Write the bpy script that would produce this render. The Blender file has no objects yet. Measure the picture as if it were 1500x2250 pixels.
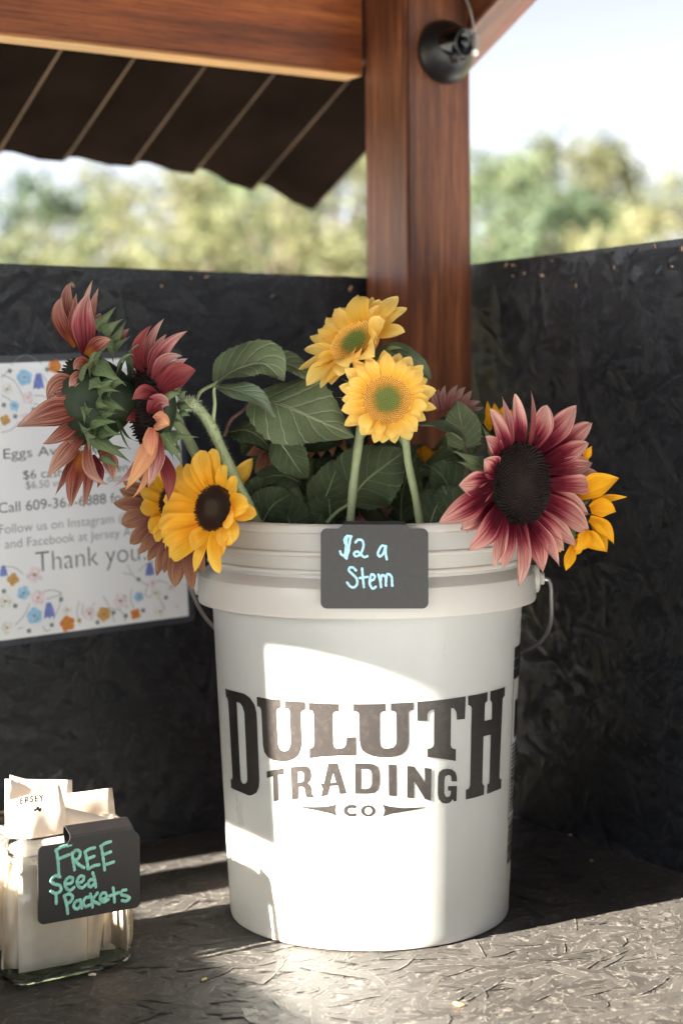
import bpy, bmesh, math, random
from mathutils import Vector, Matrix
from mathutils.geometry import tessellate_polygon
R = math.radians
rnd = random.Random(7)

# ------------------------------------------------------------------ camera, sky, sun, exposure
C = bpy.context.scene.collection
sc = bpy.context.scene
FPX, PX0, PY0, CAMZ, ROLL = 3700.0, 750.0, 880.0, 0.4807, 0.0075
cam_d = bpy.data.cameras.new('camera'); cam = bpy.data.objects.new('camera', cam_d); C.objects.link(cam)
cam_d.sensor_fit = 'VERTICAL'; cam_d.sensor_height = 36.0; cam_d.sensor_width = 24.0
cam_d.lens = FPX / 2250 * 36.0
cam_d.shift_y = -(1125 - PY0) / 2250
cam_d.clip_start = 0.02; cam_d.clip_end = 3000
cam.location = (0, 0, CAMZ)
cam.rotation_euler = (Matrix.Rotation(R(90), 3, 'X') @ Matrix.Rotation(-ROLL, 3, 'Z')).to_euler()
cam_d.dof.use_dof = True; cam_d.dof.focus_distance = 1.455; cam_d.dof.aperture_fstop = 4.2
sc.camera = cam

TANE = 0.49
SUN_TO = Vector((-0.854, -0.52, TANE)).normalized()
w = bpy.data.worlds.new('World'); sc.world = w; w.use_nodes = True
nt = w.node_tree
sky = nt.nodes.new('ShaderNodeTexSky'); sky.sky_type = 'NISHITA'; sky.sun_disc = False
sky.sun_elevation = math.atan(TANE); sky.sun_rotation = math.atan2(SUN_TO.x, SUN_TO.y)
sky.air_density = 0.37; sky.dust_density = 1.0; sky.ozone_density = 1.0
bg = nt.nodes['Background']; bg.inputs['Strength'].default_value = 0.05
bw = nt.nodes.new('ShaderNodeRGBToBW'); mxs = nt.nodes.new('ShaderNodeMix'); mxs.data_type = 'RGBA'; mxs.inputs[0].default_value = 0.82   # pale, hazy sky
nt.links.new(sky.outputs[0], bw.inputs[0]); nt.links.new(sky.outputs[0], mxs.inputs[6]); nt.links.new(bw.outputs[0], mxs.inputs[7]); nt.links.new(mxs.outputs[2], bg.inputs[0])
sun_d = bpy.data.lights.new('sun', 'SUN'); sun = bpy.data.objects.new('sun', sun_d); C.objects.link(sun)
sun_d.energy = 5.0; sun_d.angle = R(0.5); sun_d.color = (1.0, 0.92, 0.81)
sun.rotation_euler = SUN_TO.to_track_quat('Z', 'Y').to_euler(); sun.location = (-3, -3, 4)
sc.view_settings.view_transform = 'Standard'; sc.view_settings.look = 'None'
sc.view_settings.gamma = 1.0; sc.view_settings.exposure = 3.5
sc.cycles.max_bounces = 10; sc.cycles.diffuse_bounces = 5; sc.cycles.transparent_max_bounces = 24

# ------------------------------------------------------------------ helpers
def ray(px, py):
    x = px - ROLL * (py - PY0); y = py + ROLL * (px - PX0)
    return (x - PX0) / FPX, -(y - PY0) / FPX
def P(px, py, z):
    a, b = ray(px, py); return Vector((a * z, z, CAMZ + b * z))
def on_plane(px, py, p0, n):
    a, b = ray(px, py); d = Vector((a, 1, b)); o = Vector((0, 0, CAMZ))
    return o + d * ((p0 - o).dot(n) / d.dot(n))
ORG = {}
def empty(name, loc, label, cat, group=None):
    o = bpy.data.objects.new(name, None); C.objects.link(o); o.location = loc; o.empty_display_size = 0.02
    ORG[o] = Vector(loc); tag(o, label, cat, group); return o
def tag(o, label=None, cat=None, group=None, kind=None):
    if label: o['label'] = label
    if cat: o['category'] = cat
    if group: o['group'] = group
    if kind: o['kind'] = kind
    return o
def link(name, me, parent=None, org=None):
    o = bpy.data.objects.new(name, me); C.objects.link(o)
    if parent is not None:
        o.parent = parent; ORG[o] = ORG[parent]
    else: ORG[o] = Vector(org or (0, 0, 0)); o.location = ORG[o]
    return o
def mesh(name, verts, faces, mats, parent=None, uvs=None, smooth=True, org=None, midx=None):
    """verts are world coordinates"""
    b = ORG[parent] if parent is not None else Vector(org or (0, 0, 0))
    me = bpy.data.meshes.new(name)
    me.from_pydata([tuple(Vector(v) - b) for v in verts], [], faces)
    for m in (mats if isinstance(mats, (list, tuple)) else [mats]): me.materials.append(m)
    if midx: me.polygons.foreach_set('material_index', midx)
    me.polygons.foreach_set('use_smooth', [smooth] * len(me.polygons))
    if uvs:
        ul = me.uv_layers.new(name='UVMap')
        for lp in me.loops: ul.data[lp.index].uv = uvs[lp.vertex_index]
    me.update()
    return link(name, me, parent, org)
class MB:
    def __init__(s): s.v = []; s.f = []; s.uv = []; s.mi = []
    def add(s, v, f, uv=None, mi=0):
        o = len(s.v); s.v += [Vector(x) for x in v]; s.f += [tuple(i + o for i in q) for q in f]
        s.uv += uv if uv else [(0.0, 0.0)] * len(v); s.mi += [mi] * len(f)
    def build(s, name, mats, parent=None, smooth=True, org=None):
        return mesh(name, s.v, s.f, mats, parent, s.uv, smooth, org, s.mi)
def add_strands(bm, dims, zone, count, seed, chips=0, lr=(.03, .085), wr=(.006, .021), hmax=.0010, tl_=(.008, .03)):
    """pressed wood strands on the board's +Z face: overlapping thin irregular flakes, each a little tilted"""
    r = random.Random(seed); uvl = bm.loops.layers.uv.new('UVMap'); tl = bm.faces.layers.float.new('tone')
    for f in bm.faces: f[tl] = .3
    x0, x1, y0, y1 = zone; zt = dims[2] / 2
    for k in range(count + chips):
        chip = k >= count
        L = r.uniform(*lr) if not chip else r.uniform(.002, .008); Wd = r.uniform(*wr) if not chip else r.uniform(.001, .0032)
        a = r.gauss(0, .75) if r.random() < .6 else r.uniform(-1.57, 1.57)
        cx, cy = r.uniform(x0, x1), r.uniform(y0, y1)
        if chip: cy = y1 - .002 - abs(r.gauss(0, .022)); cx = r.choice((x0 + .25 * (x1 - x0), .5 * (x0 + x1), x0 + .8 * (x1 - x0))) + r.gauss(0, .1 * (x1 - x0))
        ca, sa = math.cos(a), math.sin(a); h = r.uniform(.0001, hmax) + (hmax if chip else 0); ta, tb = r.uniform(-tl_[0], tl_[0]), r.uniform(-tl_[1], tl_[1]); bend = r.uniform(-.012, .012); tone = r.random() if not chip else 3.0
        rows = []; m = 4; sk = r.uniform(-.5, .5) * Wd * 2; ok = True
        for i in range(m + 1):
            t = i / m - .5; wv = Wd * .5 * (1 - .45 * abs(2 * t) ** 3) * r.uniform(.82, 1.1); row = []
            for sgn in (-1, 1):
                lx = t * L + sk * sgn * (abs(2 * t) ** 2) * (1 if t > 0 else -1) * .5 * (i in (0, m)); ly = sgn * wv + bend * L * (t * t) * 4
                X, Y = cx + lx * ca - ly * sa, cy + lx * sa + ly * ca
                if abs(X) > dims[0] / 2 - .0015 or abs(Y) > dims[1] / 2 - .0015: ok = False
                row.append((X, Y, zt + h + lx * ta + ly * tb + .0012))
            rows.append(row)
        if not ok: continue
        zm = min(p[2] for q in rows for p in q); lift = max(0.0, zt + .00008 - zm)
        vv = [[bm.verts.new((p[0], p[1], p[2] - .0012 + lift + (.0012 if p[2] - .0012 + lift < zt + .00008 else 0))) for p in q] for q in rows]
        o = r.random() * 50; q_ = int(r.random() * 90)
        for i in range(m):
            f = bm.faces.new((vv[i][0], vv[i + 1][0], vv[i + 1][1], vv[i][1])); f[tl] = tone; f.smooth = False
            for lp, (u, v) in zip(f.loops, ((i / m, 0), ((i + 1) / m, 0), ((i + 1) / m, 1), (i / m, 1))): lp[uvl].uv = (u * L / .05 + o, v + q_)
def box(name, center, dims, axes, mat, parent=None, bevel=0.002, org=None, strands=None):
    """axes: three unit vectors; a real bevelled board with its own local frame (grain along local X)"""
    bm = bmesh.new(); bmesh.ops.create_cube(bm, size=1)
    for v in bm.verts: v.co = Vector((v.co.x * dims[0], v.co.y * dims[1], v.co.z * dims[2]))
    if bevel: bmesh.ops.bevel(bm, geom=list(bm.edges), offset=bevel, segments=2, affect='EDGES')
    if strands: add_strands(bm, dims, *strands)
    me = bpy.data.meshes.new(name); bm.to_mesh(me); bm.free(); me.materials.append(mat)
    o = bpy.data.objects.new(name, me); C.objects.link(o)
    m = Matrix((axes[0], axes[1], axes[2])).transposed()
    o.rotation_euler = m.to_euler()
    if parent is not None:
        o.parent = parent; o.location = Vector(center) - ORG[parent]; ORG[o] = Vector(center)
    else: o.location = center; ORG[o] = Vector(center)
    return o
def catmull(pts, n):
    """smooth curve through the points, even along its length"""
    pts = [Vector(p) for p in pts]; k = len(pts)
    if k == 2: return [pts[0].lerp(pts[1], i / n) for i in range(n + 1)]
    d = [max(1e-9, (pts[i + 1] - pts[i]).length) for i in range(k - 1)]
    v = [(pts[i + 1] - pts[i]) / d[i] for i in range(k - 1)]
    m = [v[0]] + [(v[i - 1] * d[i] + v[i] * d[i - 1]) / (d[i] + d[i - 1]) for i in range(1, k - 1)] + [v[-1]]
    cum = [0]
    for x in d: cum.append(cum[-1] + x)
    out = []
    for i in range(n + 1):
        L = cum[-1] * i / n; q = 0
        while q < k - 2 and L > cum[q + 1]: q += 1
        t = (L - cum[q]) / d[q]
        out.append(pts[q] * (2 * t ** 3 - 3 * t * t + 1) + m[q] * d[q] * (t ** 3 - 2 * t * t + t) + pts[q + 1] * (3 * t * t - 2 * t ** 3) + m[q + 1] * d[q] * (t ** 3 - t * t))
    return out
def frames(pts, hint=None):
    fr = []; n = len(pts); prev = None
    for i in range(n):
        t = (pts[min(i + 1, n - 1)] - pts[max(i - 1, 0)]).normalized()
        if prev is None:
            h = Vector(hint) if hint is not None else (Vector((0, 0, 1)) if abs(t.z) < .9 else Vector((1, 0, 0)))
        else: h = prev
        nrm = (h - t * h.dot(t)).normalized(); prev = nrm
        fr.append((t, nrm, t.cross(nrm)))
    return fr
def tube(mb, pts, rad, seg=8, mi=0, cap=True):
    pts = [Vector(p) for p in pts]; n = len(pts); fr = frames(pts); vs = []; uv = []
    for i, p in enumerate(pts):
        r = rad[i] if isinstance(rad, (list, tuple)) else rad
        for k in range(seg):
            a = 2 * math.pi * k / seg
            vs.append(p + (fr[i][1] * math.cos(a) + fr[i][2] * math.sin(a)) * r); uv.append((k / seg, i / max(1, n - 1)))
    fs = [(i * seg + k, i * seg + (k + 1) % seg, (i + 1) * seg + (k + 1) % seg, (i + 1) * seg + k) for i in range(n - 1) for k in range(seg)]
    if cap: fs += [tuple(range(seg - 1, -1, -1)), tuple((n - 1) * seg + k for k in range(seg))]
    mb.add(vs, fs, uv, mi)
def lathe(mb, prof, cx, cy, seg=128, z0=0.0, mi=0):
    vs = [(cx + r * math.cos(2 * math.pi * k / seg), cy + r * math.sin(2 * math.pi * k / seg), z0 + z) for r, z in prof for k in range(seg)]
    n = len(prof)
    fs = [(i * seg + k, i * seg + (k + 1) % seg, (i + 1) * seg + (k + 1) % seg, (i + 1) * seg + k) for i in range(n - 1) for k in range(seg)]
    mb.add(vs, fs, None, mi)

# ------------------------------------------------------------------ materials
def mat(name):
    m = bpy.data.materials.new(name); m.use_nodes = True
    n = m.node_tree.nodes; return m, n, m.node_tree.links, n['Principled BSDF']
def setp(p, col=None, rough=None, spec=None, metal=None, coat=None):
    if col: p.inputs['Base Color'].default_value = (*col, 1)
    if rough is not None: p.inputs['Roughness'].default_value = rough
    if spec is not None: p.inputs['Specular IOR Level'].default_value = spec
    if metal is not None: p.inputs['Metallic'].default_value = metal
    if coat is not None: p.inputs['Coat Weight'].default_value = coat
def N(n, t, **kw):
    x = n.new('ShaderNode' + t)
    for k, v in kw.items():
        if k in x.inputs: x.inputs[k].default_value = v
        else: setattr(x, k, v)
    return x
def ramp(n, stops, interp='LINEAR'):
    r = n.new('ShaderNodeValToRGB'); e = r.color_ramp.elements; r.color_ramp.interpolation = interp
    while len(e) < len(stops): e.new(0.5)
    for i, (p, c) in enumerate(stops): e[i].position = p; e[i].color = (*c, 1) if len(c) == 3 else c
    return r
def math_n(n, l, op, a, b=None):
    x = n.new('ShaderNodeMath'); x.operation = op
    for i, s in enumerate((a, b)):
        if s is None: continue
        if isinstance(s, (int, float)): x.inputs[i].default_value = s
        else: l.new(s, x.inputs[i])
    return x.outputs[0]
def mixc(n, l, fac, a, b, mode='MIX'):
    x = n.new('ShaderNodeMix'); x.data_type = 'RGBA'; x.blend_type = mode
    for s, i in ((fac, 0), (a, 6), (b, 7)):
        if isinstance(s, (int, float)): x.inputs[i].default_value = s
        elif isinstance(s, tuple): x.inputs[i].default_value = (*s, 1)
        else: l.new(s, x.inputs[i])
    return x.outputs[2]
def coords(n, l, scale=(1, 1, 1), rot=(0, 0, 0), kind='Object'):
    t = n.new('ShaderNodeTexCoord'); m = n.new('ShaderNodeMapping')
    m.inputs['Scale'].default_value = scale; m.inputs['Rotation'].default_value = rot
    l.new(t.outputs[kind], m.inputs[0]); return m.outputs[0]
def bump(n, l, p, h, strength, dist=0.001, prev=None):
    b = n.new('ShaderNodeBump'); b.inputs['Strength'].default_value = strength; b.inputs['Distance'].default_value = dist
    l.new(h, b.inputs['Height'])
    if prev is not None: l.new(prev, b.inputs['Normal'])
    l.new(b.outputs[0], p.inputs['Normal']); return b.outputs[0]

def plain(name, col, rough=0.5, spec=0.5, metal=0.0, var=0.0, scale=40, bumps=0.0, coat=None):
    m, n, l, p = mat(name); setp(p, col, rough, spec, metal, coat)
    if var or bumps:
        no = N(n, 'TexNoise', Scale=scale, Detail=5.0); l.new(coords(n, l), no.inputs['Vector'])
        if var:
            r = ramp(n, [(0.3, tuple(c * (1 - var) for c in col)), (0.7, tuple(min(1, c * (1 + var)) for c in col))])
            l.new(no.outputs[0], r.inputs[0]); l.new(r.outputs[0], p.inputs['Base Color'])
        if bumps: bump(n, l, p, no.outputs[0], bumps)
    return m
def osb(name, dark, light, edge, rough, spec, wear, fib=0.5, chip=(0.55, 0.36, 0.2)):
    """black-painted strand board: tone differs per strand, fibres run along it, paint is rubbed thin on edges and ridges"""
    m, n, l, p = mat(name)
    at = n.new('ShaderNodeAttribute'); at.attribute_name = 'tone'; tone = at.outputs['Fac']
    t = n.new('ShaderNodeTexCoord'); sx = n.new('ShaderNodeSeparateXYZ'); l.new(t.outputs['UV'], sx.inputs[0])
    mp = n.new('ShaderNodeMapping'); mp.inputs['Scale'].default_value = (1.4, 13, 1); l.new(t.outputs['UV'], mp.inputs[0])
    fb = N(n, 'TexNoise', Scale=1.0, Detail=6.0, Roughness=.65); l.new(mp.outputs[0], fb.inputs['Vector'])
    big = N(n, 'TexNoise', Scale=7.0, Detail=5.0, Roughness=.6); l.new(coords(n, l), big.inputs['Vector'])
    fine = N(n, 'TexNoise', Scale=170.0, Detail=5.0, Roughness=.7); l.new(coords(n, l), fine.inputs['Vector'])
    r = ramp(n, [(0.0, dark), (1.0, light)])
    v = math_n(n, l, 'MULTIPLY', math_n(n, l, 'MINIMUM', tone, 1.0), 0.55)
    v = math_n(n, l, 'ADD', v, math_n(n, l, 'MULTIPLY', fb.outputs[0], .45)); v = math_n(n, l, 'MULTIPLY', v, math_n(n, l, 'ADD', big.outputs[0], .5)); l.new(v, r.inputs[0])
    vv = math_n(n, l, 'ABSOLUTE', math_n(n, l, 'SUBTRACT', math_n(n, l, 'MULTIPLY', math_n(n, l, 'FRACT', sx.outputs[1]), 2.0), 1.0))
    e = math_n(n, l, 'GREATER_THAN', vv, .74)
    fr = ramp(n, [(.46, (0, 0, 0)), (.62, (1, 1, 1))]); l.new(fine.outputs[0], fr.inputs[0])
    f2 = ramp(n, [(.56, (0, 0, 0)), (.68, (1, 1, 1))]); l.new(fb.outputs[0], f2.inputs[0])
    wr = math_n(n, l, 'MAXIMUM', math_n(n, l, 'MULTIPLY', e, fr.outputs[0]), math_n(n, l, 'MULTIPLY', math_n(n, l, 'MULTIPLY', f2.outputs[0], fr.outputs[0]), .8))
    c = mixc(n, l, math_n(n, l, 'MULTIPLY', wr, wear), r.outputs[0], edge)
    c = mixc(n, l, math_n(n, l, 'GREATER_THAN', tone, 2.0), c, chip)
    l.new(c, p.inputs['Base Color']); p.inputs['Specular IOR Level'].default_value = spec
    rr = n.new('ShaderNodeMapRange'); rr.inputs['To Min'].default_value = rough[0]; rr.inputs['To Max'].default_value = rough[1]
    l.new(fb.outputs[0], rr.inputs[0]); l.new(rr.outputs[0], p.inputs['Roughness'])
    b1 = bump(n, l, p, fb.outputs[0], fib, 0.0008)
    bump(n, l, p, fine.outputs[0], .25, 0.0005, b1)
    return m
def wood(name, c_dark, c_mid, c_light, rough=0.42, knots=True):
    m, n, l, p = mat(name)
    co = coords(n, l, (1.6, 26, 26))
    big = N(n, 'TexNoise', Scale=2.0, Detail=3.0); l.new(coords(n, l, (1.2, 5, 5)), big.inputs['Vector'])
    dv = mixc(n, l, 0.18, co, big.outputs['Color'], 'ADD')
    g = N(n, 'TexNoise', Scale=3.2, Detail=8.0, Roughness=0.62); l.new(dv, g.inputs['Vector'])
    g2 = N(n, 'TexNoise', Scale=10.0, Detail=6.0); l.new(coords(n, l, (1.2, 60, 60)), g2.inputs['Vector'])
    r1 = ramp(n, [(0.28, c_dark), (0.5, c_mid), (0.72, c_light)]); l.new(g.outputs[0], r1.inputs[0])
    r2 = ramp(n, [(0.3, (0.55, 0.5, 0.48)), (0.65, (1.1, 1.05, 1.0))]); l.new(g2.outputs[0], r2.inputs[0])
    c = mixc(n, l, 0.8, r1.outputs[0], r2.outputs[0], 'MULTIPLY')
    r3 = ramp(n, [(0.36, (0.42, 0.34, 0.30)), (0.62, (1.25, 1.2, 1.15))]); l.new(big.outputs[0], r3.inputs[0])
    c = mixc(n, l, 0.85, c, r3.outputs[0], 'MULTIPLY')
    g3 = N(n, 'TexNoise', Scale=30.0, Detail=4.0, Roughness=0.7); l.new(coords(n, l, (1.0, 14, 14)), g3.inputs['Vector'])
    r4 = ramp(n, [(0.36, (0.45, 0.38, 0.35)), (0.5, (1, 1, 1))]); l.new(g3.outputs[0], r4.inputs[0])
    c = mixc(n, l, 0.7, c, r4.outputs[0], 'MULTIPLY')
    kv = N(n, 'TexVoronoi', Scale=1.0); l.new(coords(n, l, (2.6, 6.5, 6.5)), kv.inputs['Vector'])
    kd = math_n(n, l, 'ADD', kv.outputs['Distance'], math_n(n, l, 'MULTIPLY', math_n(n, l, 'SUBTRACT', g.outputs[0], 0.5), 0.12))
    rk = ramp(n, [(0.0, (0.16, 0.1, 0.08)), (0.07, (0.3, 0.2, 0.16)), (0.10, (0.62, 0.5, 0.42)), (0.2, (1, 1, 1))]); l.new(kd, rk.inputs[0])
    c = mixc(n, l, 1.0 if knots else 0.0, c, rk.outputs[0], 'MULTIPLY')
    l.new(c, p.inputs['Base Color']); setp(p, None, rough, 0.45)
    bump(n, l, p, g2.outputs[0], 0.25, 0.0006)
    return m
def petal_mat(name, stops, stripe, sheen=0.35, hue=0.12):
    """colour runs from the petal's base to its tip (UV v); fine veins run lengthwise (UV u)"""
    m, n, l, p = mat(name)
    t = n.new('ShaderNodeTexCoord'); s = n.new('ShaderNodeSeparateXYZ'); l.new(t.outputs['UV'], s.inputs[0])
    oi = n.new('ShaderNodeObjectInfo')
    mp = n.new('ShaderNodeMapping'); mp.inputs['Scale'].default_value = (17, 1.1, 1); l.new(t.outputs['UV'], mp.inputs[0])
    cmb = n.new('ShaderNodeCombineXYZ'); l.new(math_n(n, l, 'MULTIPLY', oi.outputs['Random'], 40.0), cmb.inputs[0]); l.new(math_n(n, l, 'MULTIPLY', oi.outputs['Random'], 17.0), cmb.inputs[1])
    l.new(cmb.outputs[0], mp.inputs['Location'])
    no = N(n, 'TexNoise', Scale=1.0, Detail=5.0, Roughness=0.6); l.new(mp.outputs[0], no.inputs['Vector'])
    v = math_n(n, l, 'ADD', s.outputs[1], math_n(n, l, 'MULTIPLY', math_n(n, l, 'SUBTRACT', no.outputs[0], 0.5), 0.5))
    v = math_n(n, l, 'ADD', v, math_n(n, l, 'MULTIPLY', math_n(n, l, 'SUBTRACT', oi.outputs['Random'], 0.5), hue * 2))
    # paler towards the petal's edges
    ed = math_n(n, l, 'ABSOLUTE', math_n(n, l, 'SUBTRACT', math_n(n, l, 'MULTIPLY', s.outputs[0], 2.0), 1.0))
    v = math_n(n, l, 'ADD', v, math_n(n, l, 'MULTIPLY', math_n(n, l, 'POWER', ed, 3.0), 0.18))
    r = ramp(n, stops); l.new(v, r.inputs[0])
    sr = ramp(n, [(0.38, stripe), (0.6, (1, 1, 1))]); l.new(no.outputs[0], sr.inputs[0])
    c = mixc(n, l, 1.0, r.outputs[0], sr.outputs[0], 'MULTIPLY')
    l.new(c, p.inputs['Base Color']); setp(p, None, 0.72, 0.14)
    bump(n, l, p, no.outputs[0], 0.45, 0.001)
    tr = n.new('ShaderNodeBsdfTranslucent'); l.new(c, tr.inputs[0])
    mx = n.new('ShaderNodeMixShader'); mx.inputs[0].default_value = sheen
    l.new(p.outputs[0], mx.inputs[1]); l.new(tr.outputs[0], mx.inputs[2]); l.new(mx.outputs[0], n['Material Output'].inputs[0])
    return m
def leaf_mat(name, blade, blade2, vein, trans=0.2, rough=0.55):
    m, n, l, p = mat(name)
    t = n.new('ShaderNodeTexCoord'); s = n.new('ShaderNodeSeparateXYZ'); l.new(t.outputs['UV'], s.inputs[0])
    a = math_n(n, l, 'ABSOLUTE', math_n(n, l, 'SUBTRACT', math_n(n, l, 'MULTIPLY', s.outputs[0], 2.0), 1.0))
    mid = math_n(n, l, 'LESS_THAN', a, 0.035)
    ph = math_n(n, l, 'SUBTRACT', math_n(n, l, 'MULTIPLY', s.outputs[1], 6.5), math_n(n, l, 'MULTIPLY', math_n(n, l, 'POWER', a, 0.8), 2.0))
    fr = math_n(n, l, 'FRACT', ph); dd = math_n(n, l, 'ABSOLUTE', math_n(n, l, 'SUBTRACT', fr, 0.5))
    side = math_n(n, l, 'LESS_THAN', dd, 0.035)
    vn = math_n(n, l, 'MAXIMUM', mid, math_n(n, l, 'MULTIPLY', side, 0.75))
    mp = coords(n, l, (14, 14, 14), kind='UV'); cell = N(n, 'TexVoronoi', Scale=2.2); cell.feature = 'DISTANCE_TO_EDGE'; l.new(mp, cell.inputs['Vector'])
    no = N(n, 'TexNoise', Scale=35.0, Detail=4.0); l.new(coords(n, l), no.inputs['Vector'])
    r = ramp(n, [(0.35, blade), (0.68, blade2)]); l.new(no.outputs[0], r.inputs[0])
    fine = math_n(n, l, 'MULTIPLY', math_n(n, l, 'LESS_THAN', cell.outputs['Distance'], 0.035), 0.25)
    c = mixc(n, l, math_n(n, l, 'MAXIMUM', vn, fine), r.outputs[0], vein)
    l.new(c, p.inputs['Base Color']); setp(p, None, rough, 0.22)
    hb = math_n(n, l, 'SUBTRACT', math_n(n, l, 'MULTIPLY', math_n(n, l, 'SMOOTH_MIN' if False else 'MINIMUM', dd, 0.2), 3.0), math_n(n, l, 'MULTIPLY', vn, 0.1))
    bump(n, l, p, hb, 0.5, 0.0015)
    tr = n.new('ShaderNodeBsdfTranslucent'); l.new(c, tr.inputs[0])
    mx = n.new('ShaderNodeMixShader'); mx.inputs[0].default_value = trans
    l.new(p.outputs[0], mx.inputs[1]); l.new(tr.outputs[0], mx.inputs[2]); l.new(mx.outputs[0], n['Material Output'].inputs[0])
    return m
def disc_mat(name, stops):
    """florets: colour from the centre of the disc outwards (UV v) and from floret foot to tip (UV u)"""
    m, n, l, p = mat(name)
    t = n.new('ShaderNodeTexCoord'); s = n.new('ShaderNodeSeparateXYZ'); l.new(t.outputs['UV'], s.inputs[0])
    no = N(n, 'TexNoise', Scale=400.0, Detail=2.0); l.new(coords(n, l), no.inputs['Vector'])
    v = math_n(n, l, 'ADD', s.outputs[1], math_n(n, l, 'MULTIPLY', math_n(n, l, 'SUBTRACT', no.outputs[0], 0.5), 0.35))
    r = ramp(n, stops); l.new(v, r.inputs[0])
    foot = ramp(n, [(0.0, (0.28, 0.22, 0.18)), (0.6, (1, 1, 1))]); l.new(s.outputs[0], foot.inputs[0])
    l.new(mixc(n, l, 1.0, r.outputs[0], foot.outputs[0], 'MULTIPLY'), p.inputs['Base Color']); setp(p, None, 0.6, 0.3)
    return m
def glass_thin(name, tint):
    m, n, l, p = mat(name); n.remove(p)
    tr = n.new('ShaderNodeBsdfTransparent'); tr.inputs[0].default_value = (*tint, 1)
    gl = n.new('ShaderNodeBsdfGlossy'); gl.inputs['Roughness'].default_value = 0.03
    fz = n.new('ShaderNodeFresnel'); fz.inputs[0].default_value = 1.5
    no = N(n, 'TexNoise', Scale=28.0, Detail=2.0); l.new(coords(n, l, (1, 1, .5)), no.inputs['Vector'])
    b = n.new('ShaderNodeBump'); b.inputs['Strength'].default_value = 0.12; b.inputs['Distance'].default_value = 0.003; l.new(no.outputs[0], b.inputs['Height'])
    l.new(b.outputs[0], gl.inputs['Normal']); l.new(b.outputs[0], fz.inputs['Normal'])
    mx = n.new('ShaderNodeMixShader'); l.new(fz.outputs[0], mx.inputs[0]); l.new(tr.outputs[0], mx.inputs[1]); l.new(gl.outputs[0], mx.inputs[2])
    l.new(mx.outputs[0], n['Material Output'].inputs[0]); return m
def glass_solid(name, col, rg=0.02):
    m, n, l, p = mat(name); setp(p, col, rg, 0.5); p.inputs['Transmission Weight'].default_value = 1.0; p.inputs['IOR'].default_value = 1.5
    return m

M = {}
M['osb_wall'] = osb('black_strand_board', (0.0018, 0.0021, 0.0030), (0.0145, 0.0165, 0.0225), (0.055, 0.06, 0.072), (0.24, 0.46), 0.5, 0.5, .9)
M['osb_counter'] = osb('worn_black_strand_board', (0.023, 0.0212, 0.019), (0.074, 0.068, 0.061), (0.165, 0.153, 0.134), (0.32, 0.58), 0.45, 0.95, .7)
M['wood_post'] = wood('stained_post_wood', (0.050, 0.016, 0.007), (0.145, 0.048, 0.019), (0.25, 0.10, 0.040))
M['wood_beam'] = wood('stained_beam_wood', (0.095, 0.025, 0.007), (0.205, 0.057, 0.014), (0.30, 0.098, 0.026))
M['wood_lit'] = wood('bounce_lit_beam_wood', (0.2, 0.085, 0.022), (0.30, 0.13, 0.038), (0.36, 0.18, 0.065), knots=False)
M['roof'] = plain('brown_roof_metal', (0.0085, 0.0056, 0.004), 0.6, 0.0, 0.0, 0.25, 12)
M['rib_glint'] = plain('painted_tan_rib_glint', (0.065, 0.038, 0.022), 0.6, 0.1, 0, 0.5, 9)  # highlight lines along the roof ribs, put into the colour
M['bucket'] = plain('warm_grey_plastic', (0.53, 0.515, 0.475), 0.36, 0.45, 0.0, 0.02, 14, 0.03)
def wear_bucket():
    m = M['bucket']; n, l = m.node_tree.nodes, m.node_tree.links; p = n['Principled BSDF']; base = p.inputs['Base Color'].links[0].from_socket
    v = N(n, 'TexVoronoi', Scale=34.0); l.new(coords(n, l), v.inputs['Vector']); sc_n = N(n, 'SeparateColor'); l.new(v.outputs['Color'], sc_n.inputs[0])
    no = N(n, 'TexNoise', Scale=500.0); l.new(coords(n, l), no.inputs['Vector'])
    sp = math_n(n, l, 'MULTIPLY', math_n(n, l, 'LESS_THAN', math_n(n, l, 'ADD', v.outputs['Distance'], math_n(n, l, 'MULTIPLY', no.outputs[0], .03)), .048), math_n(n, l, 'GREATER_THAN', sc_n.outputs[0], .86))
    st = N(n, 'TexNoise', Scale=24.0, Detail=6.0, Roughness=.7); l.new(coords(n, l, (1, 1, .22)), st.inputs['Vector'])
    sr = ramp(n, [(.52, (0, 0, 0)), (.72, (.09, .09, .09))]); l.new(st.outputs[0], sr.inputs[0])
    c = mixc(n, l, sr.outputs[0], base, (.36, .33, .28)); c = mixc(n, l, math_n(n, l, 'MULTIPLY', sp, .8), c, (.12, .09, .07)); l.new(c, p.inputs['Base Color'])
    rr = ramp(n, [(.3, (.26, .26, .26)), (.7, (.46, .46, .46))]); l.new(st.outputs[0], rr.inputs[0]); l.new(rr.outputs[0], p.inputs['Roughness'])
wear_bucket()
p_ = M['bucket'].node_tree.nodes['Principled BSDF']; p_.inputs['Subsurface Weight'].default_value = 0.55; p_.inputs['Subsurface Radius'].default_value = (0.014, 0.010, 0.007); p_.inputs['Subsurface Scale'].default_value = 1.0
def scuffed(name, col, scuff, rough):
    m, n, l, p = mat(name); setp(p, col, rough, 0.5)
    no = N(n, 'TexNoise', Scale=160.0, Detail=6.0, Roughness=0.7); l.new(coords(n, l), no.inputs['Vector'])
    vo = N(n, 'TexVoronoi', Scale=330.0); l.new(coords(n, l), vo.inputs['Vector'])
    r = ramp(n, [(0.5, (0, 0, 0)), (0.75, (0.35, 0.35, 0.35))]); l.new(no.outputs[0], r.inputs[0])
    dot = math_n(n, l, 'MULTIPLY', math_n(n, l, 'LESS_THAN', vo.outputs['Distance'], 0.13), 0.5)
    l.new(mixc(n, l, math_n(n, l, 'MAXIMUM', r.outputs[0], dot), col, scuff), p.inputs['Base Color'])
    return m
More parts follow.
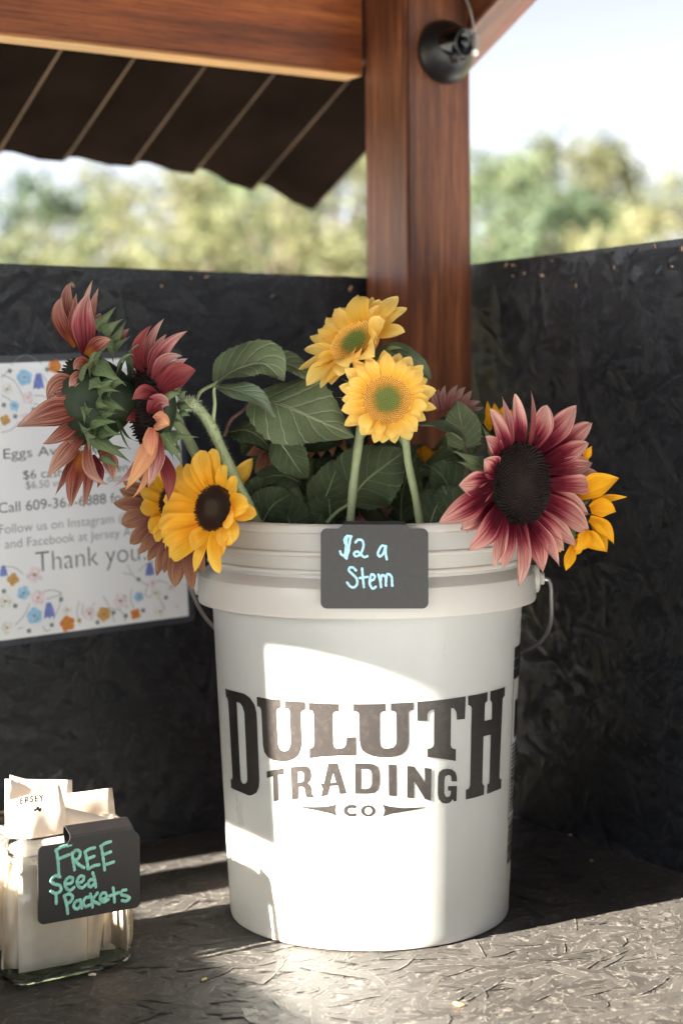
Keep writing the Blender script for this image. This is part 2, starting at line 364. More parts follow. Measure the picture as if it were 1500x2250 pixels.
M['ink'] = scuffed('worn_black_ink', (0.018, 0.0145, 0.013), (0.075, 0.066, 0.058), 0.42)
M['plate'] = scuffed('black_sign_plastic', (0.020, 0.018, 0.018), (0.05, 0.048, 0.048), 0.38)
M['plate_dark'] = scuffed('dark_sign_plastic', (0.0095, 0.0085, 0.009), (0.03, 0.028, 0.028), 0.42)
M['marker_blue'] = plain('pale_blue_marker', (0.40, 0.70, 0.85), 0.6, 0.3, 0, 0.2, 300)
M['marker_teal'] = plain('pale_teal_marker', (0.28, 0.62, 0.50), 0.6, 0.3, 0, 0.22, 200)
M['steel'] = plain('galvanised_wire', (0.5, 0.5, 0.5), 0.38, 0.5, 0.9)
M['black_plastic'] = plain('black_plastic', (0.008, 0.0075, 0.0075), 0.40, 0.45)
M['black_gloss'] = plain('black_gloss', (0.003, 0.003, 0.0035), 0.12, 0.4)
M['white_plastic'] = plain('white_plastic', (0.8, 0.78, 0.74), 0.4)
M['grey_cable'] = plain('grey_cable', (0.2, 0.18, 0.16), 0.5)
M['paper'] = plain('white_paper', (0.94, 0.965, 0.99), 0.2, 0.5, coat=1.0)
M['laminate'] = plain('clear_laminate_edge', (0.055, 0.062, 0.075), 0.2, 0.6)
M['print_black'] = plain('print_black', (0.03, 0.035, 0.04), 0.4)
M['print_grey'] = plain('print_grey', (0.16, 0.19, 0.22), 0.4)
M['kraft'] = plain('pale_seed_envelope_paper', (0.58, 0.48, 0.38), 0.7, 0.2, 0, 0.06, 90, 0.06)
M['kraft_white'] = plain('white_seed_envelope_paper', (0.70, 0.62, 0.53), 0.7, 0.2, 0, 0.05, 90, 0.06)
M['glass'] = glass_thin('jar_glass', (0.93, 0.955, 0.935))
M['glass_rim'] = glass_solid('jar_rim_glass', (0.95, 0.965, 0.945), .07)
M['glass_base'] = glass_solid('jar_base_glass', (0.58, 0.82, 0.62))
YS = (0.94, 0.86, 0.6)
M['yellow'] = petal_mat('soft_yellow_petal', [(0.0, (0.92, 0.48, 0.035)), (0.4, (0.97, 0.64, 0.12)), (1.0, (0.97, 0.73, 0.25))], (0.97, 0.92, 0.75), .45)
M['amber'] = petal_mat('golden_yellow_petal', [(0.0, (0.80, 0.33, 0.01)), (0.45, (0.93, 0.50, 0.035)), (1.0, (0.96, 0.62, 0.12))], (0.95, 0.88, 0.66), .42)
M['gold_dim'] = petal_mat('shade_dimmed_gold_petal', [(0.0, (0.62, 0.24, 0.005)), (0.5, (0.80, 0.38, 0.012)), (1.0, (0.86, 0.46, 0.03))], YS)  # gold petal darkened in colour for blooms in the bunch's shade
RS = (0.62, 0.5, 0.5)
M['red'] = petal_mat('crimson_to_pink_petal', [(0.0, (0.05, 0.004, 0.008)), (0.32, (0.12, 0.008, 0.020)), (0.47, (0.33, 0.055, 0.075)), (0.66, (0.66, 0.30, 0.265)), (1.0, (0.82, 0.54, 0.44))], (0.6, 0.42, 0.44), .42, hue=.10)
M['rust'] = petal_mat('rusty_rose_petal', [(0.0, (0.50, 0.20, 0.03)), (0.18, (0.26, 0.055, 0.035)), (0.5, (0.39, 0.155, 0.115)), (0.8, (0.56, 0.31, 0.235)), (1.0, (0.68, 0.46, 0.36))], (0.40, 0.26, 0.25), .4, hue=0.2)
M['rose'] = petal_mat('rose_petal', [(0.0, (0.14, 0.014, 0.018)), (0.42, (0.34, 0.085, 0.092)), (0.8, (0.62, 0.33, 0.29)), (1.0, (0.75, 0.51, 0.44))], (0.45, 0.3, 0.32), .4, hue=0.15)
M['wine'] = petal_mat('dark_red_petal', [(0.0, (0.10, 0.011, 0.014)), (0.5, (0.20, 0.030, 0.036)), (1.0, (0.38, 0.12, 0.11))], RS)
M['peach'] = petal_mat('peach_petal', [(0.0, (0.5, 0.16, 0.1)), (0.4, (0.66, 0.32, 0.2)), (1.0, (0.74, 0.42, 0.2))], (0.8, 0.66, 0.6))
M['mocha'] = petal_mat('brownish_rose_petal', [(0.0, (0.12, 0.035, 0.03)), (0.4, (0.20, 0.075, 0.055)), (0.75, (0.34, 0.17, 0.10)), (1.0, (0.42, 0.24, 0.14))], (0.6, 0.5, 0.5), hue=0.08)
M['blush'] = petal_mat('pale_blush_petal', [(0.0, (0.25, 0.07, 0.07)), (0.45, (0.45, 0.2, 0.18)), (1.0, (0.68, 0.52, 0.42))], (0.55, 0.4, 0.42))
M['bract'] = leaf_mat('green_bract', (0.10, 0.15, 0.06), (0.17, 0.225, 0.11), (0.24, 0.30, 0.17), 0.25)
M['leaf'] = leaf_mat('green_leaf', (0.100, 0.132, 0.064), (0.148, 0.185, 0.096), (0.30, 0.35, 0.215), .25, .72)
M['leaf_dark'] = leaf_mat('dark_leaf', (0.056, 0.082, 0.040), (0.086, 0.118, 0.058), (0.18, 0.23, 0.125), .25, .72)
M['leaf_pale'] = leaf_mat('pale_leaf', (0.12, 0.165, 0.10), (0.18, 0.23, 0.15), (0.24, 0.29, 0.19))
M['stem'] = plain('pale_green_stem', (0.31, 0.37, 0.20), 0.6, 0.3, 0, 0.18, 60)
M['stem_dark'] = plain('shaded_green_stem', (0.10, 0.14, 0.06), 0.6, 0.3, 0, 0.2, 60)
M['stem_purple'] = plain('purple_brown_stalk', (0.10, 0.055, 0.045), 0.6, 0.3, 0, 0.2, 60)
M['fuzz'] = plain('pale_stem_hair', (0.50, 0.53, 0.38), 0.7, 0.2)
M['receptacle'] = plain('dark_green_receptacle', (0.016, 0.027, 0.012), 0.6, 0.3, 0, 0.25, 90, 0.2)
M['disc_green'] = disc_mat('green_to_orange_florets', [(0.0, (0.20, 0.29, 0.06)), (0.42, (0.24, 0.31, 0.06)), (0.58, (0.62, 0.38, 0.06)), (0.72, (0.92, 0.50, 0.09)), (1.0, (0.95, 0.58, 0.14))])
M['disc_brown'] = disc_mat('brown_florets', [(0.0, (0.05, 0.045, 0.022)), (0.3, (0.07, 0.045, 0.016)), (0.5, (0.035, 0.012, 0.007)), (0.85, (0.045, 0.016, 0.008)), (1.0, (0.12, 0.05, 0.012))])
M['disc_black'] = disc_mat('blackish_florets', [(0.0, (0.030, 0.022, 0.019)), (0.3, (0.018, 0.009, 0.007)), (0.7, (0.014, 0.0065, 0.005)), (1.0, (0.009, 0.004, 0.003))])

# ------------------------------------------------------------------ setting
TH = R(32)
A = Vector((math.cos(TH), math.sin(TH), 0))          # along the back wall
B = Vector((math.sin(TH), -math.cos(TH), 0))         # along the right wall, towards the camera
UP = Vector((0, 0, 1))
def W(r, q, z):   # r: distance along A, q: distance along -B ; world point
    return A * r - B * q + UP * z
QB, RR, RL, QF = 1.682, 1.194, -0.423, 0.80         # inner faces of back and right wall, left end, counter front
GZ = -0.95
def ground_sheet(name, x0, x1, y0, y1, z, m, n=1):
    return tag(mesh(name, [(x0, y0, z), (x1, y0, z), (x1, y1, z), (x0, y1, z)], [(0, 1, 2, 3)], m), kind='structure')
def ground_mat(name, c1, c2, c3, s):
    m, n, l, p = mat(name); setp(p, None, 0.9, 0.2)
    a = N(n, 'TexNoise', Scale=s, Detail=8.0); l.new(coords(n, l), a.inputs['Vector'])
    b = N(n, 'TexNoise', Scale=s * 40, Detail=4.0); l.new(coords(n, l), b.inputs['Vector'])
    r = ramp(n, [(0.35, c1), (0.5, c2), (0.68, c3)]); l.new(math_n(n, l, 'ADD', math_n(n, l, 'MULTIPLY', a.outputs[0], 0.6), math_n(n, l, 'MULTIPLY', b.outputs[0], 0.4)), r.inputs[0])
    l.new(r.outputs[0], p.inputs['Base Color']); bump(n, l, p, b.outputs[0], 0.8, 0.02); return m
ground_sheet('grass_field', -900, 900, -900, 900, GZ, ground_mat('dry_grass', (0.12, 0.12, 0.04), (0.2, 0.19, 0.07), (0.3, 0.26, 0.12), 0.3))
ground_sheet('gravel_bounce_sheet', -9, 9, -11, 4.5, GZ + .004, ground_mat('pale_bounce_gravel', (0.42, 0.44, 0.47), (0.56, 0.585, 0.62), (0.68, 0.705, 0.74), 1.5))  # unseen pale sheet added to bounce sun into the stand

# ------------------------------------------------------------------ farm stand
ST = empty('farm_stand', W(0.4, 1.2, GZ), 'small wooden farm stand with black strand board walls, stained posts and brown metal roof', 'farm stand')
AX_A = (A, -B, UP)           # board running along the back wall
AX_B = (-B, -A, UP)          # board running along the right wall
AX_Z = (UP, A, -B)           # upright
# walls: strand board in the local XY plane -> axes (length, height, normal)
def wall(name, c, L, H, T, dirv, m, label=None, strands=None):
    o = box(name, c, (L, H, T), (dirv, UP, dirv.cross(UP)), m, ST, 0.0012, None, strands)
    if label: o['label'] = label
    return o
wall('wall', W((RR + RL) / 2 - 0.02, QB + .006, (0.627 + GZ + .05) / 2), RR - RL - .02, 0.627 - GZ - .05, 0.012, A, M['osb_wall'], 'back wall panel of black painted strand board', ((-(RR - RL) / 2, (RR - RL) / 2, .12, .765), 5200, 11, 20, (.03, .09), (.006, .022), .0011, (.008, .055)))
wall('wall', W(RR + .006, (QB + QF) / 2 - .002, (0.642 + GZ + .05) / 2), QB - QF + .0, 0.642 - GZ - .05, 0.012, B, M['osb_wall'], 'right wall panel of black painted strand board', ((-.45, .45, .13, .772), 3200, 12, 16, (.03, .09), (.006, .022), .0011, (.008, .055)))
wall('wall', W(RL - .006, (QB + QF) / 2 - .002, (0.537 + GZ + .05) / 2), QB - QF, 0.537 - GZ - .05, 0.012, -B, M['osb_wall'], 'low left side panel of black painted strand board')
wall('wall', W((RR + RL) / 2, QF + .006, (-0.035 + GZ + .05) / 2), RR - RL - .03, -0.035 - GZ - .05, 0.012, A, M['osb_wall'], 'front skirt below the counter')
o = box('counter', W((RR + RL) / 2, (QB + QF) / 2 - .012, -0.009), (RR - RL - .004, QB - QF + .02, 0.018), (A, -B, UP), M['osb_counter'], ST, 0.0012, None, ((-.81, .81, -.45, .45), 8500, 13, 0, (.025, .075), (.005, .018), .0005, (.005, .022)))
o['label'] = 'worn black strand board counter'
# corner post C0 is its near edge
C0 = Vector((0.0766, 1.900, 0)); r0 = C0.dot(A); q0 = C0.dot(-B); PW = 0.089
def post(r, q, z0, z1, label=None):
    o = box('post', W(r + PW / 2, q + PW / 2, (z0 + z1) / 2), (z1 - z0, PW, PW), AX_Z, M['wood_post'], ST, 0.003)
    if label: o['label'] = label
    return o
post(r0, q0, GZ, 1.0, 'stained corner post behind the flowers')
post(RL, 1.4785 + .006, GZ, 0.98)
post(RL, QF - .06 - PW, GZ, 1.36); post(RR - PW, QF - .06 - PW, GZ, 1.36)
# beams
qb = q0 + .091
bm_o = box('beam', W((RL + r0) / 2 - .05, qb + .019, 0.9365), (r0 - RL + .100, 0.038, 0.144), AX_A, M['wood_beam'], ST, 0.002); bm_o['label'] = 'orange stained roof beam along the back'
# underside of that beam, the glow of bounced sun put into paler wood
box('beam_glow_strip', W((RL + r0) / 2 - .05, qb + .0185, 0.863), (r0 - RL + .097, 0.036, 0.003), AX_A, M['wood_lit'], ST, 0.0005)
def prism(name, qz, r0_, r1_, m):
    """board in the left end plane: outline in (q, z), thickness r0..r1"""
    n = len(qz); vs = [W(r0_, q, z) for q, z in qz] + [W(r1_, q, z) for q, z in qz]
    fs = [tuple(range(n)), tuple(range(2 * n - 1, n - 1, -1))] + [(i, i + n, (i + 1) % n + n, (i + 1) % n) for i in range(n)]
    return mesh(name, vs, fs, m, ST, None, False)
def edge_z(q): return EDGE0 + (1.3055 - q) * EDGES
EDGE0, EDGES = 0.825, 0.21
prism('side_shade_beam', [(1.482, edge_z(1.482)), (QF - .12, edge_z(QF - .12)), (QF - .12, 1.470), (1.69, 1.016), (1.69, .955), (1.482, .955)], RL + .003, RL + .041, M['wood_beam'])  # unseen; lower edge shaped to the bucket's shadow line, top closes sun leaks
# unseen board added to cast the dark block on the bucket's left
prism('shade_board', [(1.482, .657), (1.3055, .657), (1.3055, EDGE0 + .03), (1.482, EDGE0 + .03)], RL + .012, RL - .008, M['wood_beam'])
box('shade_board', W(RL + .022, (1.604 + QB) / 2, 0.70), (QB - 1.604, 0.019, 0.50), AX_B, M['wood_beam'], ST, 0.001)  # unseen filler added so only a slit of sun passes the post
# right rafter and its inner block
SL = 0.45
def slope_axes():
    d = (B + UP * SL).normalized(); return d, A, d.cross(A)
d_, a_, n_ = slope_axes()
def roof_z(q): return 1.022 + (1.66 - q) * SL
def rafter(r, th, q0_, q1_, h, m, drop=0.0):
    qm = (q0_ + q1_) / 2; L = (q0_ - q1_) * math.sqrt(1 + SL * SL)
    c = W(r, qm, roof_z(qm) - (h / 2 + .012) * math.sqrt(1 + SL * SL) - drop)
    return box('rafter', c, (L, th, h), (d_, a_, n_), m, ST, 0.002)
rafter(RR + .016, 0.030, 1.74, 0.35, 0.075, M['wood_beam'], .046)['label'] = 'stained rafter rising from the corner post at right'
rafter(RR - .020, 0.036, 1.72, 0.35, 0.089, M['wood_post'], .046)
rafter(RL - .02, 0.036, 1.60, 0.35, 0.075, M['wood_beam'], .046)
box('front_beam', W((RL + RR) / 2, QF - .06 - PW / 2, 1.19), (RR - RL, 0.038, 0.12), AX_A, M['wood_beam'], ST, 0.002)
# corrugated roof sheet
mb = MB(); PER = 0.098
def rib(s):
    u = (s / PER) % 1.0
    if u < 0.36: return 0.0
    if u < 0.44: return (u - .36) / .08
    if u < 0.60: return 1.0
    return 1 - (u - .60) / .40
re_r = 1.2907; re_l = RL - 0.12; qs = [2.14, 2.11, 2.0, 1.85, 1.7, 1.55, 1.3, 0.9, 0.45, 0.30]
ss = []; s = re_r
while s > re_l: ss.append(s); s -= PER / 24
vs = []; 
for q in qs:
    for s in ss:
        dr = max(0.0, (s - (re_r - 0.20)) / 0.20)
        z = roof_z(q) + (0.012 + .005 * math.sin(s * 5.3)) * rib(s + .02) - 0.040 * dr ** 1.5 * min(1, max(0, (q - 1.5) / .3)) + 0.004 * math.sin(s * 9)
        qq = q + (0.006 * math.sin(s * 23) if q > 2.12 else 0)
        vs.append(W(s, qq, z))
n = len(ss); fs = [(i * n + k, i * n + k + 1, (i + 1) * n + k + 1, (i + 1) * n + k) for i in range(len(qs) - 1) for k in range(n - 1)]
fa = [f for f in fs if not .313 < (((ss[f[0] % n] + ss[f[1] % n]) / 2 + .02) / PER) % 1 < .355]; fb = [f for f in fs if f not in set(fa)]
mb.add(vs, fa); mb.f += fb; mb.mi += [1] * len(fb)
o = mb.build('roof', [M['roof'], M['rib_glint']], ST); md = o.modifiers.new('thickness', 'SOLIDIFY'); md.thickness = 0.0012
o['label'] = 'dark brown corrugated metal roof with a wavy eave'
# ------------------------------------------------------------------ bucket
BX, BY = 0.0227, 1.595
BK = empty('bucket', (BX, BY, 0), 'pale grey plastic bucket of sunflowers with black block lettering', 'bucket')
prof = [(0.0, 0.001), (0.1290, 0.001), (0.1305, 0.0018), (0.1311, 0.0040), (0.1313, 0.010), (0.1330, 0.04), (0.1345, 0.07), (0.1457, 0.2915), (0.1461, 0.2935), (0.1560, 0.2935), (0.1584, 0.2937), (0.1590, 0.2955), (0.1587, 0.3155), (0.1575, 0.3190), (0.1495, 0.3262), (0.1478, 0.3270), (0.1478, 0.3298), (0.1500, 0.3306), (0.1505, 0.3322), (0.1500, 0.3336), (0.1480, 0.3345), (0.1480, 0.3455), (0.1502, 0.3462), (0.1507, 0.3478), (0.1502, 0.3494), (0.1481, 0.3502), (0.1484, 0.3655), (0.1510, 0.3664), (0.1518, 0.3690), (0.1516, 0.3725), (0.1500, 0.3742), (0.1478, 0.3742), (0.1462, 0.3725), (0.1455, 0.365), (0.1435, 0.290), (0.1295, 0.008), (0.0, 0.006)]
mb = MB(); lathe(mb, prof, BX, BY, 160)
SHELL = mb.build('shell', M['bucket'], BK); SHELL.data.set_sharp_from_angle(angle=R(24))
def cone_r(h): return 0.1313 + (h - .010) * (0.1457 - 0.1313) / 0.2815
def cone_hit(px, py):
    a, b = ray(px, py); r = 0.138
    for _ in range(8):
        # (a z - BX)^2 + (z-BY)^2 = r^2
        qa = a * a + 1; qb_ = -2 * (a * BX + BY); qc = BX * BX + BY * BY - r * r
        D = max(0.0, qb_ * qb_ - 4 * qa * qc); z = (-qb_ - math.sqrt(D)) / (2 * qa); h = CAMZ + b * z; r = cone_r(h)
    return math.atan2(a * z - BX, BY - z), h
RU = 0.138
def cone_print(mb, polys, off=0.0005, mi=0):
    """polys: outer + holes in photo pixels; laid on the bucket's side as a thin skin"""
    loops = [[Vector((t * RU, h, 0)) for t, h in (cone_hit(*p) for p in pl)] for pl in polys]
    tri = tessellate_polygon(loops); allv = [v for lp in loops for v in lp]
    bm = bmesh.new(); bvs = [bm.verts.new(v) for v in allv]
    for t in tri:
        try: bm.faces.new([bvs[i] for i in t])
        except ValueError: pass
    x0 = min(v.x for v in allv); x1 = max(v.x for v in allv); x = x0 + .004
    while x < x1:
        bmesh.ops.bisect_plane(bm, geom=list(bm.verts) + list(bm.edges) + list(bm.faces), plane_co=(x, 0, 0), plane_no=(1, 0, 0), dist=1e-6); x += .004
    bm.verts.index_update(); vs = []
    for v in bm.verts:
        th = v.co.x / RU; r = cone_r(v.co.y) + off
        vs.append((BX + r * math.sin(th), BY - r * math.cos(th), v.co.y))
    fs = []
    for f in bm.faces:
        f.normal_update(); ix = [v.index for v in f.verts]
        fs.append(tuple(ix if f.normal.z > 0 else ix[::-1]))
    mb.add(vs, fs, None, mi); bm.free()
def pa(*p): return [(480 + x / 4.6875, 1490 + y / 4.6875) for x, y in p]
def pb(*p): return [(800 + x / 4.6875, 1490 + y / 4.6875) for x, y in p]
def ell(cx, cy, rx, ry, n=28): return [(cx + rx * math.cos(2 * math.pi * i / n), cy + ry * math.sin(2 * math.pi * i / n)) for i in range(n)]
letters = [
 [pa((75,105),(170,134),(270,160),(330,205),(375,270),(395,350),(400,420),(425,1050),(420,1120),(395,1180),(350,1205),(320,1210),(230,1172),(135,1130),(130,1040),(148,1035),(150,1020),(105,240),(95,205),(82,190)),
  pa((190,245),(225,255),(250,290),(270,350),(302,1030),(298,1065),(280,1085),(265,1088),(245,1075),(232,1040))],
 [pa((398,190),(520,212),(640,222),(640,308),(615,308),(600,325),(598,345),(612,660),(625,715),(650,745),(690,752),(725,735),(742,690),(745,640),(735,345),(730,325),(715,312),(686,310),(686,232),(895,245),(895,325),(870,328),(850,350),(848,380),(858,670),(850,730),(825,790),(780,830),(710,855),(640,857),(570,845),(510,810),(475,760),(462,690),(445,340),(440,315),(425,295),(402,288))],
 [pa((928,252),(1240,265),(1240,340),(1205,342),(1180,360),(1175,390),(1180,680),(1190,710),(1215,722),(1270,722),(1300,705),(1315,670),(1318,608),(1417,605),(1417,798),(1250,796),(1050,808),(938,825),(936,722),(960,718),(980,700),(987,670),(982,370),(970,340),(945,328),(928,328))],
 [pb((-112,265),(-60,266),(218,262),(218,338),(185,342),(165,360),(160,390),(162,660),(172,700),(195,720),(250,722),(300,710),(322,680),(330,640),(328,370),(320,350),(300,338),(270,336),(270,258),(505,248),(505,325),(475,330),(458,350),(455,380),(455,650),(448,700),(425,750),(385,785),(330,805),(250,815),(150,812),(80,800),(20,775),(-20,745),(-40,700),(-50,640),(-53,385),(-60,360),(-80,343),(-112,340))],
 [pb((542,243),(700,232),(850,215),(1040,187),(1032,420),(950,428),(945,360),(935,330),(915,310),(890,308),(885,690),(895,715),(915,728),(940,730),(938,853),(850,838),(740,822),(648,812),(647,728),(680,722),(705,705),(714,680),(716,325),(690,325),(660,345),(648,375),(645,440),(545,440))],
 [pb((1065,183),(1160,168),(1265,143),(1262,235),(1240,255),(1236,290),(1232,440),(1308,422),(1310,262),(1305,240),(1290,232),(1293,135),(1443,90),(1440,180),(1420,205),(1417,240),(1385,1010),(1387,1035),(1406,1040),(1402,1135),(1330,1165),(1257,1193),(1260,1095),(1280,1080),(1284,1050),(1298,580),(1222,600),(1210,1070),(1215,1095),(1230,1103),(1227,1200),(1130,1230),(1040,1250),(1042,1148),(1070,1140),(1085,1110),(1102,310),(1095,290),(1064,275))],
 [pa((500,962),(580,940),(675,927),(675,990),(615,996),(625,1260),(572,1270),(565,1010),(540,1015),(503,1030))],
 [pa((745,915),(890,902),(930,915),(952,950),(957,1000),(950,1050),(920,1080),(945,1100),(958,1130),(962,1190),(985,1215),(975,1228),(930,1232),(900,1220),(895,1180),(885,1130),(860,1118),(825,1120),(825,1242),(757,1250)),
  pa((815,965),(860,962),(880,980),(885,1020),(875,1060),(850,1072),(818,1075))],
 [pa((1130,878),(1225,875),(1320,1185),(1248,1195),(1230,1105),(1150,1110),(1125,1207),(1055,1217),(1075,1140),(1045,1075),(1085,1085)), pa((1180,970),(1210,1070),(1150,1080))],
 [pb((-97,875),(20,875),(100,885),(145,915),(160,970),(160,1090),(148,1145),(110,1180),(40,1190),(-95,1190)), pb((-30,935),(30,935),(65,950),(75,985),(75,1090),(60,1125),(20,1138),(-30,1138))],
 [pb((247,887),(330,892),(332,1215),(250,1210))],
 [pb((438,902),(510,908),(622,1080),(618,922),(688,932),(684,1263),(622,1245),(508,1060),(510,1237),(437,1230))],
 [pb((950,1062),(895,1062),(893,1015),(880,1000),(855,998),(830,1012),(822,1050),(820,1180),(832,1215),(855,1225),(875,1215),(885,1190),(886,1160),(858,1158),(858,1112),(950,1110),(945,1265),(915,1268),(908,1245),(880,1280),(840,1292),(795,1282),(762,1245),(752,1190),(755,1020),(765,970),(800,940),(850,932),(900,940),(935,970),(948,1010))],
 [pa((1425,1310),(1390,1302),(1340,1303),(1300,1325),(1285,1365),(1300,1400),(1340,1422),(1385,1425),(1425,1415),(1412,1385),(1380,1395),(1345,1388),(1325,1365),(1340,1340),(1375,1335),(1410,1343))],
 [pb(*ell(40,1365,75,60)), pb(*ell(40,1365,38,36))],
 [pa((797,1320),(1000,1325),(1120,1320),(1215,1298),(1200,1355),(1217,1420),(1150,1392),(1000,1360))],
 [pb((188,1298),(260,1320),(400,1335),(628,1327),(628,1332),(400,1375),(280,1395),(190,1425),(210,1360))],
]
mb = MB()
for L_ in letters: cone_print(mb, L_)
mb.build('lettering', M['ink'], SHELL, smooth=True)
# black and white data panel and bar code at the right edge
def cone_rect(mb, t0, t1, h0, h1, off=0.0005):
    n = 8; vs = []; 
    for h in (h0, h1):
        for i in range(n + 1):
            t = t0 + (t1 - t0) * i / n; r = cone_r(h) + off; vs.append((BX + r * math.sin(t), BY - r * math.cos(t), h))
    mb.add(vs, [(i, i + 1, n + 2 + i, n + 1 + i) for i in range(n)])
mb = MB(); T0 = R(68.5)
def hh(y): return CAMZ - (y - PY0 + 3) / FPX * 1.54
cone_rect(mb, T0, R(100), hh(1495), hh(1472)); cone_rect(mb, T0, R(100), hh(1470), hh(1450)); cone_rect(mb, T0, R(100), hh(1448), hh(1424))
cone_rect(mb, T0, T0 + R(.5), hh(1806), hh(1497))
cone_rect(mb, R(73), R(95), hh(1628), hh(1545))
y = 1640
while y < 1792:
    cone_rect(mb, R(70.5), R(70.5 + rnd.uniform(12, 26)), hh(y + rnd.uniform(4, 6.5)), hh(y)); y += 9.2
cone_rect(mb, T0, R(100), hh(1806), hh(1803))
y = 1812
while y < 1906:
    wd = rnd.choice((2, 3.5, 6)); cone_rect(mb, R(70), R(95), hh(y + wd), hh(y)); y += wd + rnd.choice((1.6, 2.4, 4))
mb.build('data_label', M['ink'], SHELL)
# ears and wire bail
for sgn in (-1, 1):
    mb = MB(); c = Vector((BX + sgn * 0.160, BY - .004, 0.311))
    mbp = [(c + Vector((sgn * t, 0, 0)), r) for t, r in ((-.006, .013), (.001, .013), (.0025, .010), (.0026, .006), (.007, .0055), (.0075, .002))]
    tube(mb, [p for p, _ in mbp], [r for _, r in mbp], 20); mb.build('handle_ear', M['bucket'], SHELL)
mb = MB(); pts = []
pr = [Vector((BX + .1655, BY - .004, .311)), Vector((BX + .170, BY - .003, .3105)), Vector((BX + .1735, BY + .002, .306)), Vector((BX + .1755, BY + .01, .29)), Vector((BX + .1765, BY + .03, .262)), Vector((BX + .172, BY + .05, .246)), Vector((BX + .15, BY + .09, .226)), Vector((BX + .105, BY + .145, .20)), Vector((BX + .05, BY + .178, .182)), Vector((BX, BY + .185, .178))]
left = [Vector((BX - .10, BY + .145, .205)), Vector((BX - .142, BY + .095, .245)), Vector((BX - .158, BY + .045, .272)), Vector((BX - .1635, BY + .012, .292)), Vector((BX - .1665, BY + .0, .304)), Vector((BX - .1665, BY - .004, .311)), Vector((BX - .1645, BY - .004, .311))]
half = pr + left
tube(mb, catmull(half, 90), 0.0021, 10); mb.build('wire_handle', M['steel'], BK)

# ------------------------------------------------------------------ chalkboard price signs
def rrect(w, h, r, n=6):
    pts = []
    for cx, cy, a0 in ((w / 2 - r, h / 2 - r, 0), (-w / 2 + r, h / 2 - r, 90), (-w / 2 + r, -h / 2 + r, 180), (w / 2 - r, -h / 2 + r, 270)):
        for i in range(n + 1):
            a = R(a0 + 90 * i / n); pts.append((cx + r * math.cos(a), cy + r * math.sin(a)))
    return pts
def slab(mb, outline, T, o, ux, uy, un, mi=0):
    n = len(outline); e = T * .25
    rings = []
    for s_, d in ((1 - .0, 0), (1, e), (1, T - e), (1, T)):
        rings.append([o + ux * x + uy * y + un * (d - T) for x, y in outline])
    vs = [v for rg in rings for v in rg]; fs = [(i * n + k, i * n + (k + 1) % n, (i + 1) * n + (k + 1) % n, (i + 1) * n + k) for i in range(3) for k in range(n)]
    fs += [tuple(range(n - 1, -1, -1)), tuple(3 * n + k for k in range(n))]
    mb.add(vs, fs, None, mi)
def strokes(name, lines, o, un, m, parent, conv, rad, sq=0.22):
    mb = MB(); off = 0.0
    for st in lines:
        pts = [on_plane(*conv(*p), o, un) for p in st]
        pts = catmull(pts, max(8, 5 * len(pts)))
        off += 0.00003
        n = len(pts); fr = []
        for i in range(n):
            t = (pts[min(i + 1, n - 1)] - pts[max(0, i - 1)]).normalized(); fr.append((t, un.cross(t).normalized()))
        # round-ended, flattened bead
        ext = [(pts[0] - fr[0][0] * rad * k, fr[0][1], s_) for k, s_ in ((1, .15), (.8, .62), (.45, .9))] + [(pts[i], fr[i][1], 1 + .10 * math.sin(i * 1.7)) for i in range(n)] + [(pts[-1] + fr[-1][0] * rad * k, fr[-1][1], s_) for k, s_ in ((.45, .9), (.8, .62), (1, .15))]
        vs = []; seg = 6
        for c, sd, s_ in ext:
            for k in range(seg + 1):
                a = math.pi * k / seg; vs.append(c + sd * math.cos(a) * rad * s_ + un * (math.sin(a) * rad * sq * s_ + off))
        m_ = seg + 1; fs = [(i * m_ + k, (i + 1) * m_ + k, (i + 1) * m_ + k + 1, i * m_ + k + 1) for i in range(len(ext) - 1) for k in range(seg)]
        mb.add(vs, fs)
    return mb.build(name, m, parent)
# on the bucket
S1 = empty('price_sign', P(822, 1248, 1.4335), 'small black sign clipped to bucket rim, pale blue handwriting reading $2 a Stem', 'sign')
so = P(822.5, 1249, 1.4330); ux = Vector((1, 0, -ROLL)).normalized(); un = Vector((0, -1, 0.05)).normalized(); uy = un.cross(ux).normalized() * 1.0
if uy.z < 0: uy = -uy
mb = MB(); slab(mb, rrect(0.0915, 0.0680, 0.0052), 0.0016, so, ux, uy, un); B1 = mb.build('board', M['plate'], S1, smooth=False)
mb = MB(); tw = 0.0258
hk = [so + uy * 0.0335, so + uy * 0.0372, so + uy * 0.0398 - un * .0015, so + uy * 0.0402 - un * .006, so + uy * 0.0392 - un * 0.016, so + uy * 0.033 - un * .0168, so + uy * .022 - un * .0172]
hk = [p - un * .0001 for p in hk]
wds = [tw * 1.22, tw * 1.03, tw, tw, tw, tw, tw]
vs = []
for p, wd in zip(hk, wds): vs += [p - ux * wd, p + ux * wd]
mb.add(vs, [(2 * i, 2 * i + 1, 2 * i + 3, 2 * i + 2) for i in range(len(hk) - 1)])
o = mb.build('hook', M['plate'], S1, smooth=False); md = o.modifiers.new('thickness', 'SOLIDIFY'); md.thickness = 0.0012; md.offset = -1
c6 = lambda x, y: (700 + x / 6, 1130 + y / 6)
